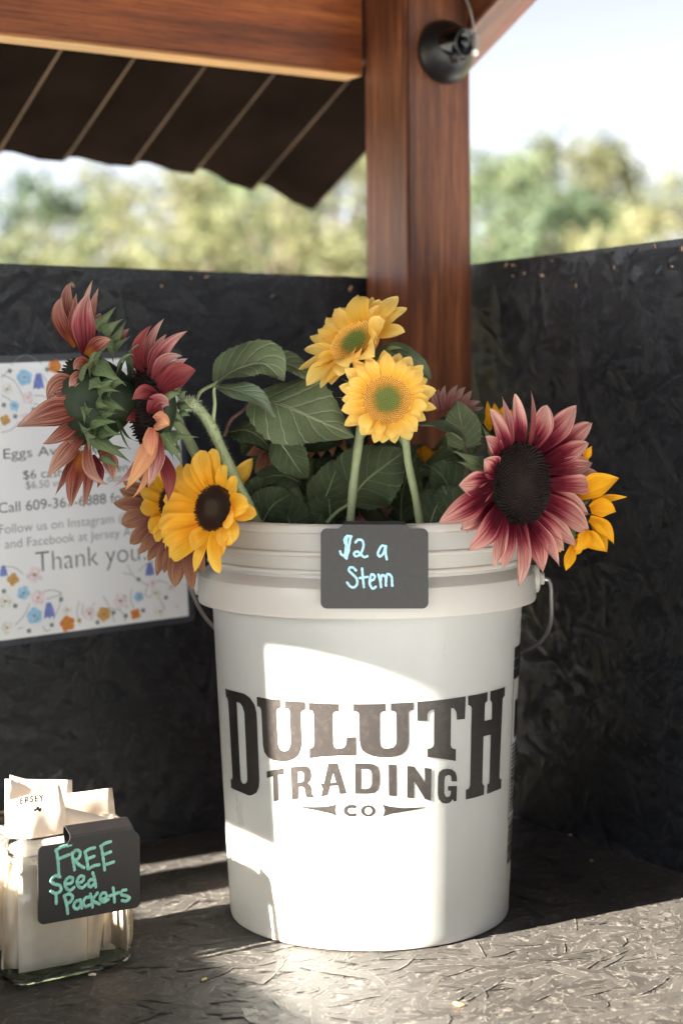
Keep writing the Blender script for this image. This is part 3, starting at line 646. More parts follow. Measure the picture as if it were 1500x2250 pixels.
strokes('lettering', [
 [(432,292),(375,288),(340,330),(350,380),(390,430),(385,510),(345,545),(300,530),(282,488)], [(372,285),(360,420),(345,568)], [(422,290),(395,440),(366,582)],
 [(485,370),(520,335),(570,345),(590,400),(575,470),(530,540),(480,550),(465,515),(500,490),(550,520),(600,565),(640,552)],
 [(880,425),(840,412),(800,460),(780,530),(800,555),(840,530),(870,460),(885,420)], [(884,425),(880,500),(895,592)],
 [(490,740),(450,702),(410,702),(395,735),(440,785),(500,850),(500,930),(460,965),(410,945),(375,900)],
 [(570,715),(580,820),(595,960)], [(540,840),(645,825)],
 [(680,880),(730,850),(735,810),(700,790),(675,850),(680,940),(715,980),(750,955)],
 [(785,795),(810,880),(820,960)], [(812,875),(840,800),(865,812),(885,940)], [(884,860),(910,785),(940,800),(968,942)]],
 so, un, M['marker_blue'], B1, c6, 0.00105)
# ------------------------------------------------------------------ seed jar, packets, sign
JA = Vector((0.825, 0.565, 0)).normalized(); JB = Vector((-JA.y, JA.x, 0))
JF = Vector((-0.2702, 1.371, 0)); JS = 0.117
JC = JF + JA * (JS / 2 - .001) + JB * JS / 2
JR = empty('glass_jar', (JC.x, JC.y, 0), 'square clear glass jar of seed packets standing on the counter', 'jar')
def jring(half, rad, z, n=8):
    return [JC + JA * x + JB * y + UP * z for x, y in rrect(2 * half, 2 * half, rad, n)]
def jshell(mb, levels):
    rings = [jring(h, r, z) for h, r, z in levels]; n = len(rings[0]); vs = [v for g in rings for v in g]
    mb.add(vs, [(i * n + k, i * n + (k + 1) % n, (i + 1) * n + (k + 1) % n, (i + 1) * n + k) for i in range(len(rings) - 1) for k in range(n)])
    return n, len(rings)
H2 = JS / 2
mb = MB(); jshell(mb, [(H2 - .0012, .020, .0075), (H2 + .0003, .018, .022), (H2 + .0003, .018, .078), (H2 - .001, .018, .086), (H2 - .005, .019, .0925), (H2 - .0075, .019, .096), (H2 - .0075, .019, .1035)])
mb.build('body', M['glass'], JR)
mb = MB()   # thick rolled rim
lv = []
for i in range(17):
    a = 2 * math.pi * i / 16; lv.append((H2 - .0055 + .0058 * math.cos(a), .0185 + .004 * math.cos(a), .1145 + .0075 * math.sin(a)))
jshell(mb, lv); 
lv = []
for i in range(13):
    a = 2 * math.pi * i / 12; lv.append((H2 - .0065 + .0030 * math.cos(a), .0185 + .003 * math.cos(a), .1035 + .0032 * math.sin(a)))
jshell(mb, lv)
mb.build('rim', M['glass_rim'], JR)
mb = MB(); n_, k_ = jshell(mb, [(H2 - .016, .018, .0006), (H2 - .006, .020, .0010), (H2 - .0015, .020, .0035), (H2 - .0010, .020, .0072), (H2 - .0040, .018, .0074), (H2 - .010, .018, .0050), (H2 - .02, .016, .0045)])
mb.f += [tuple(range(n_ - 1, -1, -1)), tuple((k_ - 1) * n_ + k for k in range(n_))]; mb.mi += [0, 0]
mb.build('base', M['glass_base'], JR)
def packet(idx, quad, dep, lean, m, label, bulge=0.003, curl=0.0):
    """paper envelope standing in the jar: corners TL, TR, BR, BL lie in one leaning plane at depth dep behind the jar front"""
    p0 = JF + JB * dep; pn = (JB * math.cos(lean) - UP * math.sin(lean)).normalized()
    q = [on_plane(x, y, p0, pn) for x, y in quad]; en = -pn; nx, ny = 10, 12; vs = []; uv = []
    for side in (1, -1):
        for j in range(ny + 1):
            for i in range(nx + 1):
                u, v = i / nx, j / ny
                p = (q[3] * (1 - u) + q[2] * u) * (1 - v) + (q[0] * (1 - u) + q[1] * u) * v
                bl = bulge * max(0, math.sin(math.pi * u) * math.sin(math.pi * v)) ** .6 * .5 + .00025
                wob = .0011 * math.sin(4 * u + 3 * v + idx) + .0006 * math.sin(11 * u - 5 * v + idx * 2) - curl * max(0, v - .72) ** 2 * 12 * .01
                vs.append(p + en * (bl * side + wob)); uv.append((u, v))
    n_ = (nx + 1) * (ny + 1); fs = []
    for j in range(ny):
        for i in range(nx):
            a = j * (nx + 1) + i; fs.append((a, a + 1, a + nx + 2, a + nx + 1)); fs.append((n_ + a, n_ + a + nx + 1, n_ + a + nx + 2, n_ + a + 1))
    per = [i for i in range(nx + 1)] + [j * (nx + 1) + nx for j in range(1, ny + 1)] + [ny * (nx + 1) + i for i in range(nx - 1, -1, -1)] + [j * (nx + 1) for j in range(ny - 1, 0, -1)]
    for k in range(len(per)):
        a, b = per[k], per[(k + 1) % len(per)]; fs.append((b, a, n_ + a, n_ + b))
    o = mesh('seed_packet', vs, fs, M[m], None, uv, True, org=tuple((q[2] + q[3]) / 2))
    tag(o, label, 'seed packet', 'seed packets in the glass jar')
    return o, p0, pn
pk = [
 ([(38,1852),(188,1846),(194,2110),(42,2138)], .009, R(2), 'kraft_white', 'pale seed packet pressed against the jar front under the sign', .002, 0),
 ([(178,1880),(250,1872),(219,2104),(190,2108)], .017, R(3), 'kraft', 'narrow tan seed packet slanting beside the front packet', .002, 0),
 ([(232,1880),(267,1872),(264,2081),(226,2084)], .030, R(4), 'kraft', 'tan seed packet near the right side of the jar, third from the front one', .002, 0),
 ([(14,1880),(64,1872),(46,2128),(4,2130)], .018, R(4), 'kraft_white', 'seed packet at the left corner of the jar, lower than its neighbours', .002, 0),
 ([(20,1764),(142,1726),(168,2040),(24,2070)], .026, R(7), 'kraft_white', 'white seed packet with faint printed name and tiny tractor', .004, 1.0),
 ([(96,1762),(266,1803),(252,2085),(118,2095)], .036, R(5), 'kraft_white', 'seed packet whose slanting top edge runs down to the right rim', .003, 0),
 ([(94,1754),(253,1732),(262,2080),(112,2095)], .050, R(5), 'kraft', 'seed packet with raised square corner at the right, above the sign', .003, .6),
 ([(12,1712),(157,1713),(162,2075),(14,2085)], .062, R(4), 'kraft_white', 'tallest white seed packet with a straight level top at the back', .003, 0),
 ([(24,1703),(120,1728),(130,2060),(28,2070)], .072, R(4), 'kraft', 'tan seed packet whose corner peeks above the tallest white packet', .002, 0),
 ([(-40,1800),(70,1836),(40,2080),(-50,2100)], .034, R(9), 'kraft_white', 'white seed packet leaning out over the left front rim of the jar', .003, 0),
]
pko = [packet(i, *a) for i, a in enumerate(pk)]
def text_mesh(txt, size, spacing=1.0, thin=0.0):
    cu = bpy.data.curves.new('t', 'FONT'); cu.offset = thin; cu.body = txt; cu.size = size; cu.space_character = spacing; cu.resolution_u = 4
    ob = bpy.data.objects.new('t', cu); C.objects.link(ob); dg = bpy.context.evaluated_depsgraph_get(); dg.update()
    me = bpy.data.meshes.new_from_object(ob.evaluated_get(dg)); vs = [v.co.copy() for v in me.vertices]; fs = [tuple(p.vertices) for p in me.polygons]
    bpy.data.objects.remove(ob); bpy.data.curves.remove(cu); bpy.data.meshes.remove(me); return vs, fs
o_ = JF + JA * (JS - .010) + JB * .059 + UP * .013
vs = []
for sx in (0, 1):
    for i in range(9):
        for j in range(2): vs.append(o_ + JB * ((i / 8 - .5) * .106) + UP * (j * (.090 + .003 * math.sin(i))) - JA * (sx * .0016 + .0015 * math.sin(i * .9)))
fs = []
for i in range(8):
    a = 2 * i; fs += [(a, a + 2, a + 3, a + 1), (18 + a, 18 + a + 1, 18 + a + 3, 18 + a + 2), (a, 18 + a, 18 + a + 2, a + 2), (a + 1, a + 3, 18 + a + 3, 18 + a + 1)]
fs += [(0, 1, 19, 18), (16, 34, 35, 17)]
tag(mesh('seed_packet', vs, fs, M['kraft'], None, None, True, org=tuple(o_)), 'tan seed packet standing sideways along the right glass wall of the jar', 'seed packet', 'seed packets in the glass jar')
# faint printed name and a tiny tractor on the front white packet
o, p0, pn = pko[4]
def on_pkt(px, py): return on_plane(px, py, p0 - pn * .0046, pn)
mb = MB(); vs, fs = text_mesh('JERSEY', 1.0, 1.2, .045); wd = max(v.x for v in vs)
def arc(x, y): a = (x / wd - .5) * .9; return 68 + (x / wd - .5) * 60, 1767 - y * 19 - 4.5 * math.cos(a * 1.6) - (x / wd - .5) * 9
mb.add([on_pkt(*arc(v.x, v.y)) for v in vs], fs)
mb.build('lettering', M['black_gloss'], o, smooth=False)
mb = MB(); tr = [(75, 1778), (80, 1777), (81, 1773), (86, 1772), (87, 1776), (92, 1775), (92, 1779), (75, 1781)]
mb.add([on_pkt(*p) for p in tr], [tuple(range(len(tr)))])
for cx, cy, r_ in ((78, 1781, 2.2), (88, 1780, 3.6)): mb.add([on_pkt(*p) for p in ell(cx, cy, r_, r_, 14)], [tuple(range(14))])
mb.build('tractor_print', M['black_gloss'], o, smooth=False)
# black sign on the jar
tl, tr_, br, bl = P(81, 1860, 1.3745), P(304.5, 1829, 1.4290), P(311.5, 1991, 1.4275), P(88.5, 2034, 1.3725)
so2 = (tl + tr_ + br + bl) / 4; ux2 = ((tr_ - tl) + (br - bl)).normalized(); uy2 = ((tl - bl) + (tr_ - br)); uy2 = (uy2 - ux2 * uy2.dot(ux2)).normalized(); un2 = ux2.cross(uy2)
if un2.y > 0: un2 = -un2
w2 = ((tr_ - tl).length + (br - bl).length) / 2; h2 = ((tl - bl).length + (tr_ - br).length) / 2
S2 = empty('jar_sign', so2, 'black sign hooked on the glass jar, teal handwriting reading FREE Seed Packets', 'sign')
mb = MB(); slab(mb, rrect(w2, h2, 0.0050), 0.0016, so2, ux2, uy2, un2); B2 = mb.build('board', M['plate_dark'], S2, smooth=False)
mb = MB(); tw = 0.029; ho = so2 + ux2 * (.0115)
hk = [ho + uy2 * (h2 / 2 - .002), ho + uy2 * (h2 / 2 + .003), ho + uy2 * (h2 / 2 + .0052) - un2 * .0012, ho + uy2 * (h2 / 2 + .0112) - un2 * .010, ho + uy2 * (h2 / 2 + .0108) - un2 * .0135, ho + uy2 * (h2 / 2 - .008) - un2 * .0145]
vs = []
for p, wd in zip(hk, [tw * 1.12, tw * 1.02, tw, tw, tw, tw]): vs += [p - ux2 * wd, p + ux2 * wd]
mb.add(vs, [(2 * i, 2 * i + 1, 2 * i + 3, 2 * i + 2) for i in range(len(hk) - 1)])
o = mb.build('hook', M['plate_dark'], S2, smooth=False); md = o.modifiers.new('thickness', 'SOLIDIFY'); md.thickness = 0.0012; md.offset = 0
c45 = lambda x, y: (x / 4.545, 1680 + y / 4.545)
strokes('lettering', [
 [(565,850),(580,950),(590,1095)], [(560,860),(600,830),(710,800)], [(590,940),(640,920),(690,900)],
 [(720,885),(735,980),(745,1050)], [(725,890),(760,855),(800,870),(790,930),(740,960)], [(745,950),(790,1000),(840,1030)],
 [(850,870),(870,960),(880,1040)], [(850,870),(900,840),(945,830)], [(865,945),(940,915)], [(885,1040),(940,1010),(990,1000)],
 [(1010,815),(1030,930),(1045,1050)], [(1005,815),(1050,785),(1105,770)], [(1030,900),(1105,870)], [(1045,1000),(1095,985),(1135,970)],
 [(600,1120),(550,1110),(510,1160),(540,1190),(600,1210),(610,1250),(560,1285),(510,1265)], [(560,1290),(562,1385)],
 [(655,1195),(720,1172),(725,1135),(690,1125),(650,1170),(660,1230),(700,1255),(740,1225)],
 [(770,1185),(830,1157),(835,1120),(800,1115),(770,1160),(780,1210),(820,1230),(860,1195)],
 [(935,1150),(900,1150),(880,1190),(900,1220),(940,1190)], [(925,1080),(945,1150),(955,1220)],
 [(640,1310),(665,1400),(675,1485)], [(640,1310),(690,1290),(725,1320),(700,1370),(660,1390)],
 [(800,1350),(750,1370),(735,1420),(770,1440),(805,1400)], [(800,1350),(815,1430)], [(890,1320),(850,1330),(830,1380),(850,1415),(895,1400)],
 [(900,1290),(915,1360),(920,1420)], [(970,1280),(925,1350),(990,1390)], [(1000,1345),(1060,1322),(1050,1280),(1010,1290),(1000,1350),(1030,1370),(1080,1345)],
 [(1125,1230),(1135,1300),(1140,1370)], [(1090,1310),(1185,1275)], [(1255,1250),(1215,1260),(1205,1290),(1260,1310),(1290,1330),(1260,1360),(1215,1355)]],
 so2, un2, M['marker_teal'], B2, c45, 0.00135)
# ------------------------------------------------------------------ laminated notice on the back wall
def wpt(px, py): return on_plane(px, py, W(0, QB, 0), B)
nb = wpt(424, 1364); ntp = wpt(400, 772); tilt = R(2.55)
nx_ = A * math.cos(tilt) + UP * math.sin(tilt); ny_ = UP * math.cos(tilt) - A * math.sin(tilt)
LW, LH = 0.238, 0.3035
org_n = nb - nx_ * LW     # lower-left corner of the laminate
NT = empty('notice', org_n + nx_ * LW / 2 + ny_ * LH / 2, 'laminated white egg price notice with wildflower border on the black wall', 'notice')
def npt(u, v, d): return org_n + nx_ * u + ny_ * v + B * (d + .0034)
mb = MB(); slab(mb, rrect(LW, LH, .006), .0008, npt(LW / 2, LH / 2, .0012), nx_, ny_, B); mb.build('laminate', M['laminate'], NT, smooth=False)
PW_, PH_ = .2225, .2885; pu0, pv0 = LW - .0075 - PW_, .0070
mb = MB(); slab(mb, rrect(PW_, PH_, .0006, 2), .0004, npt(pu0 + PW_ / 2, pv0 + PH_ / 2, .0017), nx_, ny_, B); SHEET = mb.build('sheet', M['paper'], NT, smooth=False)
def to_uv(px, py):
    d = wpt(px, py) - org_n; return d.dot(nx_), d.dot(ny_)
def note(lines, m, thin):
    for txt, (x0, y0), x1, cap in lines:
        mb = MB(); u0, v0 = to_uv(x0, y0); u1, _ = to_uv(x1, y0)
        vs, fs = text_mesh(txt, 1.0, 1.0, thin); mn = min(v.x for v in vs); mx = max(v.x for v in vs); s = (u1 - u0) / (mx - mn)
        ch = cap * 1.80 / FPX / 0.72     # cap height in metres over the font's cap height
        mb.add([npt(u0 + (v.x - mn) * s, v0 + v.y * ch, .00195) for v in vs], fs)
        mb.build('lettering', m, SHEET, smooth=False)
note([('Eggs Available', (5, 1008), 214, 22), ('$6 cash for a dozen', (48, 1053), 278, 20), ('Call 609-367-6888 for assistance', (-6, 1127), 402, 23)], M['print_black'], -.006)
note([('Thank you!', (76, 1256), 318, 46)], M['print_black'], -.017)
note([('$6.50 venmo for a dozen', (54, 1074), 284, 17)], M['print_grey'], -.006)
note([('Follow us on Instagram @jerseyacres', (-4, 1173), 396, 21), ('and Facebook at Jersey Acres', (8, 1205), 328, 21)], M['print_grey'], -.012)
# printed wildflower border
pcol = {'orange': (0.70, 0.24, 0.05), 'gold': (0.62, 0.36, 0.12), 'blue': (0.34, 0.60, 0.84), 'violet': (0.20, 0.26, 0.62), 'blush': (0.82, 0.74, 0.79), 'cream': (0.79, 0.79, 0.75), 'green': (0.20, 0.26, 0.26), 'eye': (0.34, 0.28, 0.12)}
pm = {k: plain('print_' + k, v, 0.4, 0.4, 0, 0.2, 200) for k, v in pcol.items()}; pk_ = list(pm)
mb = MB(); lay = [0]
def pflat(pts, k):
    lay[0] += 1; d = .00185 + lay[0] * 2e-6
    mb.add([npt(u, v, d) for u, v in pts], [tuple(range(len(pts)))], None, pk_.index(k))
PXM = 1.80 / FPX
def bloom(px, py, rp, k, eye='eye', npet=5):
    u, v = to_uv(px, py); r = rp * PXM * .9
    a0 = rnd.random() * 6
    for i in range(npet):
        a = a0 + 2 * math.pi * i / npet; c = (u + r * .52 * math.cos(a), v + r * .52 * math.sin(a))
        pflat([(c[0] + r * .52 * rnd.uniform(.85, 1.1) * math.cos(t * 2 * math.pi / 14), c[1] + r * .52 * rnd.uniform(.85, 1.1) * math.sin(t * 2 * math.pi / 14)) for t in range(14)], k)
    pflat([(u + r * .2 * math.cos(t), v + r * .2 * math.sin(t)) for t in [i * .63 for i in range(10)]], eye)
def bell(px, py, rp, dirn=-1):
    u, v = to_uv(px, py); r = rp * PXM
    pflat([(u - .3 * r, v + r), (u - .62 * r, v), (u - .75 * r, v - r), (u - .3 * r, v - .8 * r), (u, v - 1.05 * r), (u + .3 * r, v - .8 * r), (u + .75 * r, v - r), (u + .62 * r, v), (u + .3 * r, v + r)], 'violet')
def vine(pts, wpx=1.6):
    q = catmull([Vector((*to_uv(*p), 0)) for p in pts], 20); w_ = wpx * PXM / 2
    L, Rr = [], []
    for i, p in enumerate(q):
        t = (q[min(i + 1, 20)] - q[max(0, i - 1)]).normalized(); nn = Vector((-t.y, t.x, 0)); L.append(p + nn * w_); Rr.append(p - nn * w_)
    lay[0] += 1; d = .00185 + lay[0] * 2e-6; n = len(q)
    mb.add([npt(v.x, v.y, d) for v in L + Rr], [(i, n + i, n + i + 1, i + 1) for i in range(n - 1)], None, pk_.index('green'))
VINES = ([(0, 823), (25, 835), (48, 872)], [(84, 820), (100, 840), (102, 852)], [(0, 868), (20, 880), (35, 905)], [(60, 870), (95, 872), (110, 890), (70, 888)], [(0, 950), (20, 945), (40, 925)], [(125, 820), (135, 832)], [(140, 800), (150, 812), (160, 806)],
            [(0, 1245), (25, 1245), (48, 1260)], [(85, 1300), (115, 1296), (130, 1302), (98, 1316)], [(130, 1300), (128, 1325), (112, 1362)], [(30, 1372), (50, 1350), (62, 1325)], [(275, 1240), (290, 1265), (320, 1285)], [(320, 1285), (315, 1308), (340, 1310), (358, 1336)], [(318, 1280), (350, 1276), (378, 1288)], [(285, 1293), (283, 1315), (290, 1336)], [(222, 1308), (235, 1330), (248, 1366)], [(170, 1320), (165, 1345), (172, 1370)], [(265, 1258), (285, 1262)], [(240, 1335), (262, 1342), (272, 1365)], [(90, 1375), (98, 1385), (108, 1382)], [(35, 1381), (48, 1377)], [(178, 1325), (176, 1350)], [(205, 1322), (199, 1330)], [(300, 1255), (318, 1238), (335, 1232)], [(20, 802), (50, 780), (90, 800)], [(0, 830), (18, 812)], [(175, 800), (230, 806), (262, 800)], [(300, 800), (352, 806), (380, 830)])
for pts in [v for v in VINES if v[0][1] < 1000]: vine(pts, 1.3)
bloom(117, 806, 17, 'orange'); bloom(8, 923, 13, 'gold', 'eye', 4); bloom(58, 874, 16, 'blush', 'orange'); bloom(28, 892, 12, 'blue'); bloom(50, 830, 20, 'blue'); bloom(50, 838, 9, 'blue'); bell(81, 838, 17); bloom(52, 924, 18, 'blush'); bloom(12, 855, 14, 'cream')
bloom(145, 826, 14, 'cream'); bloom(310, 820, 15, 'blue'); bloom(352, 826, 15, 'orange'); bloom(228, 815, 15, 'blush'); bloom(270, 822, 15, 'cream')
for px_, py_, k_ in ((18, 815, 'green'), (100, 812, 'green'), (134, 845, 'cream'), (70, 900, 'green'), (30, 915, 'green'), (200, 808, 'gold'), (250, 830, 'blue'), (330, 812, 'cream'), (375, 850, 'blush'), (5, 890, 'green')): bloom(px_, py_, 6, k_, 'eye', 4)
mb.build('flower_print', [pm[k] for k in pk_], SHEET, smooth=False); mb = MB()
for pts in [v for v in VINES if v[0][1] > 1000]: vine(pts, 1.3)
for px_, py_, k_ in ((30, 1330, 'green'), (110, 1372, 'green'), (60, 1385, 'green'), (170, 1362, 'gold'), (210, 1366, 'green'), (245, 1345, 'green'), (272, 1352, 'green'), (275, 1330, 'cream'), (310, 1340, 'green'), (360, 1312, 'green'), (130, 1316, 'green'), (5, 1298, 'green'), (385, 1330, 'cream'), (300, 1272, 'green')): bloom(px_, py_, 6, k_, 'eye', 4)
bell(4, 1254, 12); bloom(25, 1272, 15, 'gold', 'eye', 4); bloom(72, 1262, 21, 'blush'); bloom(48, 1302, 16, 'blue'); bloom(80, 1312, 19, 'blush', 'orange'); bloom(72, 1352, 20, 'blue'); bloom(80, 1358, 10, 'blue'); bell(104, 1340, 17); bloom(144, 1369, 19, 'orange'); bloom(12, 1378, 16, 'cream'); bloom(8, 1320, 18, 'cream')
bloom(192, 1347, 18, 'blush'); bloom(224, 1348, 18, 'gold'); bloom(260, 1319, 20, 'blush'); bloom(293, 1348, 14, 'orange', 'eye', 4); bloom(300, 1310, 13, 'blue'); bell(324, 1250, 15); bloom(330, 1281, 13, 'blush', 'orange'); bloom(338, 1302, 14, 'cream'); bloom(346, 1342, 14, 'cream'); bloom(144, 1338, 12, 'cream'); bloom(372, 1288, 12, 'cream'); bell(350, 1240, 13)
mb.build('flower_print', [pm[k] for k in pk_], SHEET, smooth=False)

# ------------------------------------------------------------------ security camera on the post
fc = on_plane(974, 116, C0, B)
CM = empty('security_camera', fc, 'black domed security camera with white plug screwed to the brown post', 'security camera')
def disc_rings(mb, c, n, prof, seg=40):
    nn = n.normalized(); t = Vector((0, 0, 1)); t = (t - nn * t.dot(nn)).normalized(); s = nn.cross(t)
    vs = [c + nn * d + (t * math.sin(2 * math.pi * k / seg) + s * math.cos(2 * math.pi * k / seg)) * r for r, d in prof for k in range(seg)]
    mb.add(vs, [(i * seg + k, i * seg + (k + 1) % seg, (i + 1) * seg + (k + 1) % seg, (i + 1) * seg + k) for i in range(len(prof) - 1) for k in range(seg)])
mb = MB(); disc_rings(mb, fc, B, [(.0362, 0), (.0366, .004), (.0360, .007), (.0345, .011), (.030, .019), (.024, .0265), (.017, .032), (.010, .0345), (.0, .035)]); DM = mb.build('dome', M['black_plastic'], CM)
sc_ = fc + B * .0215 - A * .019 + UP * .002
mb = MB(); disc_rings(mb, sc_, (B - A * .6).normalized(), [(.0026, -.003), (.0026, .004), (.0020, .0042), (.0, .0030)], 16); mb.build('screw', M['black_plastic'], DM)
hd = P(1009, 94, fc.y - .044 * .848 + .002); hn = (B + A * .22 - UP * .10).normalized()
mb = MB(); disc_rings(mb, hd, hn, [(.0, -.024), (.0150, -.023), (.0170, -.014), (.0170, .006), (.0162, .008), (.0146, .009), (.0138, .0062), (.0, .0072)], 32); LH_ = mb.build('lens_housing', M['black_gloss'], CM)
mb = MB(); disc_rings(mb, hd + hn * .0078, hn, [(.0065, 0), (.006, .0018), (.004, .003), (.0, .0038)], 24); mb.build('lens', M['black_gloss'], LH_)
mb = MB(); tube(mb, [fc + B * .02 + A * .006 + UP * .002, fc + B * .033 + A * .009 + UP * .004, hd - hn * .012], [.011, .010, .009], 16); tube(mb, [hd - UP * .010 - A * .006, hd - UP * .0225 - A * .005], [.0085, .005], 4); tube(mb, [hd - UP * .010 + A * .005, hd - UP * .0185 + A * .007], [.006, .0035], 4); mb.build('ball_joint', M['black_plastic'], CM)
pl = hd + A * .0165 - UP * .0105 + B * .006
box('plug', pl, (.0065, .007, .0065), (UP, A, -B), M['white_plastic'], CM, .001)
box('connector', pl + UP * .013 + A * .001, (.018, .0075, .0065), (UP, A, -B), M['grey_cable'], CM, .0015)
mb = MB(); tube(mb, catmull([pl + UP * .021 + A * .001, pl + UP * .045 - A * .005, pl + UP * .08 - A * .004 - B * .02, pl + UP * .14 - A * .002 - B * .04], 20), .0011, 8); mb.build('cable', M['grey_cable'], CM)

# ------------------------------------------------------------------ sunflowers
def petal_geo(base, mid, tip, wid, nrm, cup=0.25, ripple=0.08, twist=0.0, shape=0.5, nu=6, nv=13, tp=(2.0, .8), b0=.42):
    """one petal as a curved, cupped blade with two long pleats; width profile pinches at base and tip"""
    base, mid, tip = Vector(base), Vector(mid), Vector(tip)
    ctrl = mid * 2 - (base + tip) * .5
    cs = [base * (1 - t) ** 2 + ctrl * 2 * t * (1 - t) + tip * t * t for t in [j / nv for j in range(nv + 1)]]
    vs, uv = [], []; ph = rnd.random() * 6
    for j, c in enumerate(cs):
        t = (cs[min(j + 1, nv)] - cs[max(0, j - 1)]).normalized(); nn = (nrm - t * nrm.dot(t))
        nn = nn.normalized() if nn.length > 1e-5 else Vector((0, -1, 0)); sd = t.cross(nn)
        v = j / nv
        if twist:
            a = twist * v; sd, nn = sd * math.cos(a) + nn * math.sin(a), nn * math.cos(a) - sd * math.sin(a)
        prof = (b0 + (1 - b0) * min(1, v / shape) ** .8) if v < shape else max(0.0, 1 - ((v - shape) / (1 - shape)) ** tp[0]) ** tp[1]
        hw = wid * .5 * prof
        for i in range(nu + 1):
            u = i / nu * 2 - 1
            lift = cup * hw * (u * u - .3) + ripple * wid * .5 * math.cos(u * math.pi * 1.5) * prof + .04 * wid * math.sin(v * 7 + u * 2 + ph)
            vs.append(c + sd * (u * hw) + nn * lift); uv.append((i / nu, v))
    fs = [(j * (nu + 1) + i, j * (nu + 1) + i + 1, (j + 1) * (nu + 1) + i + 1, (j + 1) * (nu + 1) + i) for j in range(nv) for i in range(nu)]
    return vs, fs, uv
def petal(root, base, mid, tip, wid, nrm, m, name='petal', **kw):
    vs, fs, uv = petal_geo(base, mid, tip, wid, nrm, **kw)
    return mesh(name, vs, fs, M[m] if isinstance(m, str) else m, root, uv)
def plane_axes(n):
    n = Vector(n).normalized(); t = UP - n * n.z
    if t.length < 1e-4: t = Vector((0, 1, 0))
    t.normalize(); return n, t, n.cross(t)
def disc(root, c, n, rad, m, count=420, dome=0.16, fl=1.0, hollow=0.25):
    """flat dome packed with florets along a Vogel spiral"""
    n, t, s = plane_axes(n); mb = MB()
    seg = 28; vs = []; uv = []
    def zz(f): return dome * rad * (1 - f ** 2) - hollow * dome * rad * max(0, 1 - (f / .45) ** 2)
    prof = [(1.04, -.10 * rad), (1.02, 0), (.85, zz(.85)), (.6, zz(.6)), (.35, zz(.35)), (.15, zz(.15)), (.01, zz(0))]
    for f, d in prof:
        for k in range(seg): a = 2 * math.pi * k / seg; vs.append(c + (t * math.sin(a) + s * math.cos(a)) * rad * f + n * d); uv.append((.12, min(1, f)))
    mb.add(vs, [(i * seg + k, i * seg + (k + 1) % seg, (i + 1) * seg + (k + 1) % seg, (i + 1) * seg + k) for i in range(len(prof) - 1) for k in range(seg)], uv)
    for i in range(count):
        f = math.sqrt((i + .5) / count); a = i * 2.399963
        sp = rad * 0.93 / math.sqrt(count) * (0.62 + .36 * f)
        h = sp * (0.9 + 1.5 * f ** 3 * fl) * rnd.uniform(.8, 1.25)
        d = t * math.sin(a) + s * math.cos(a); e = n.cross(d)
        p = c + d * rad * f + n * zz(f); ax = (n + d * (.55 * f - .15) + d * rnd.uniform(-.15, .15) + e * rnd.uniform(-.2, .2)).normalized()
        v4 = [p + d * sp, p + e * sp, p - d * sp, p - e * sp]; top = [q + ax * h - (q - p) * .35 for q in v4]; tp = p + ax * h * 1.28
        mb.add(v4 + top + [tp], [(0, 1, 5, 4), (1, 2, 6, 5), (2, 3, 7, 6), (3, 0, 4, 7), (4, 5, 8), (5, 6, 8), (6, 7, 8), (7, 4, 8)], [(.15, f)] * 4 + [(.75, f)] * 4 + [(1, f)])
    return mb.build('disc', M[m], root, smooth=False)
def back(root, c, n, rad, depth=0.6):
    """green cup behind the petals"""
    mb = MB(); disc_rings(mb, c, n, [(rad * 1.02, -.02 * rad), (rad * 1.05, -.15 * rad), (rad * .95, -.32 * rad), (rad * .6, -.5 * depth / .6 * rad), (rad * .28, -depth * rad), (0, -depth * 1.05 * rad)], 24); return mb.build('receptacle', M['receptacle'], root)
def stem(root, pts, rad, m='stem', hairs=500, hl=0.0022, n=90, taper=0.85, hw=.00022):
    pts = catmull(pts, n); mb = MB(); rr = [rad * (1 - (1 - taper) * i / n) * (1 + .06 * math.sin(i * .9)) for i in range(n + 1)]
    tube(mb, pts, rr, 12)
    fr = frames(pts)
    for _ in range(hairs):
        i = rnd.randrange(0, n); f = rnd.random(); p = pts[i].lerp(pts[i + 1], f); a = rnd.random() * 2 * math.pi
        d = fr[i][1] * math.cos(a) + fr[i][2] * math.sin(a); q = p + d * rr[i] * .95; L = hl * rnd.uniform(.5, 1.2)
        sd = fr[i][0].cross(d) * hw; tipv = q + d * L + fr[i][0] * L * rnd.uniform(-.4, .5)
        mb.add([q - sd, q + sd, tipv], [(0, 1, 2)], None, 1)
    return mb.build('stem', [M[m], M['fuzz']], root)
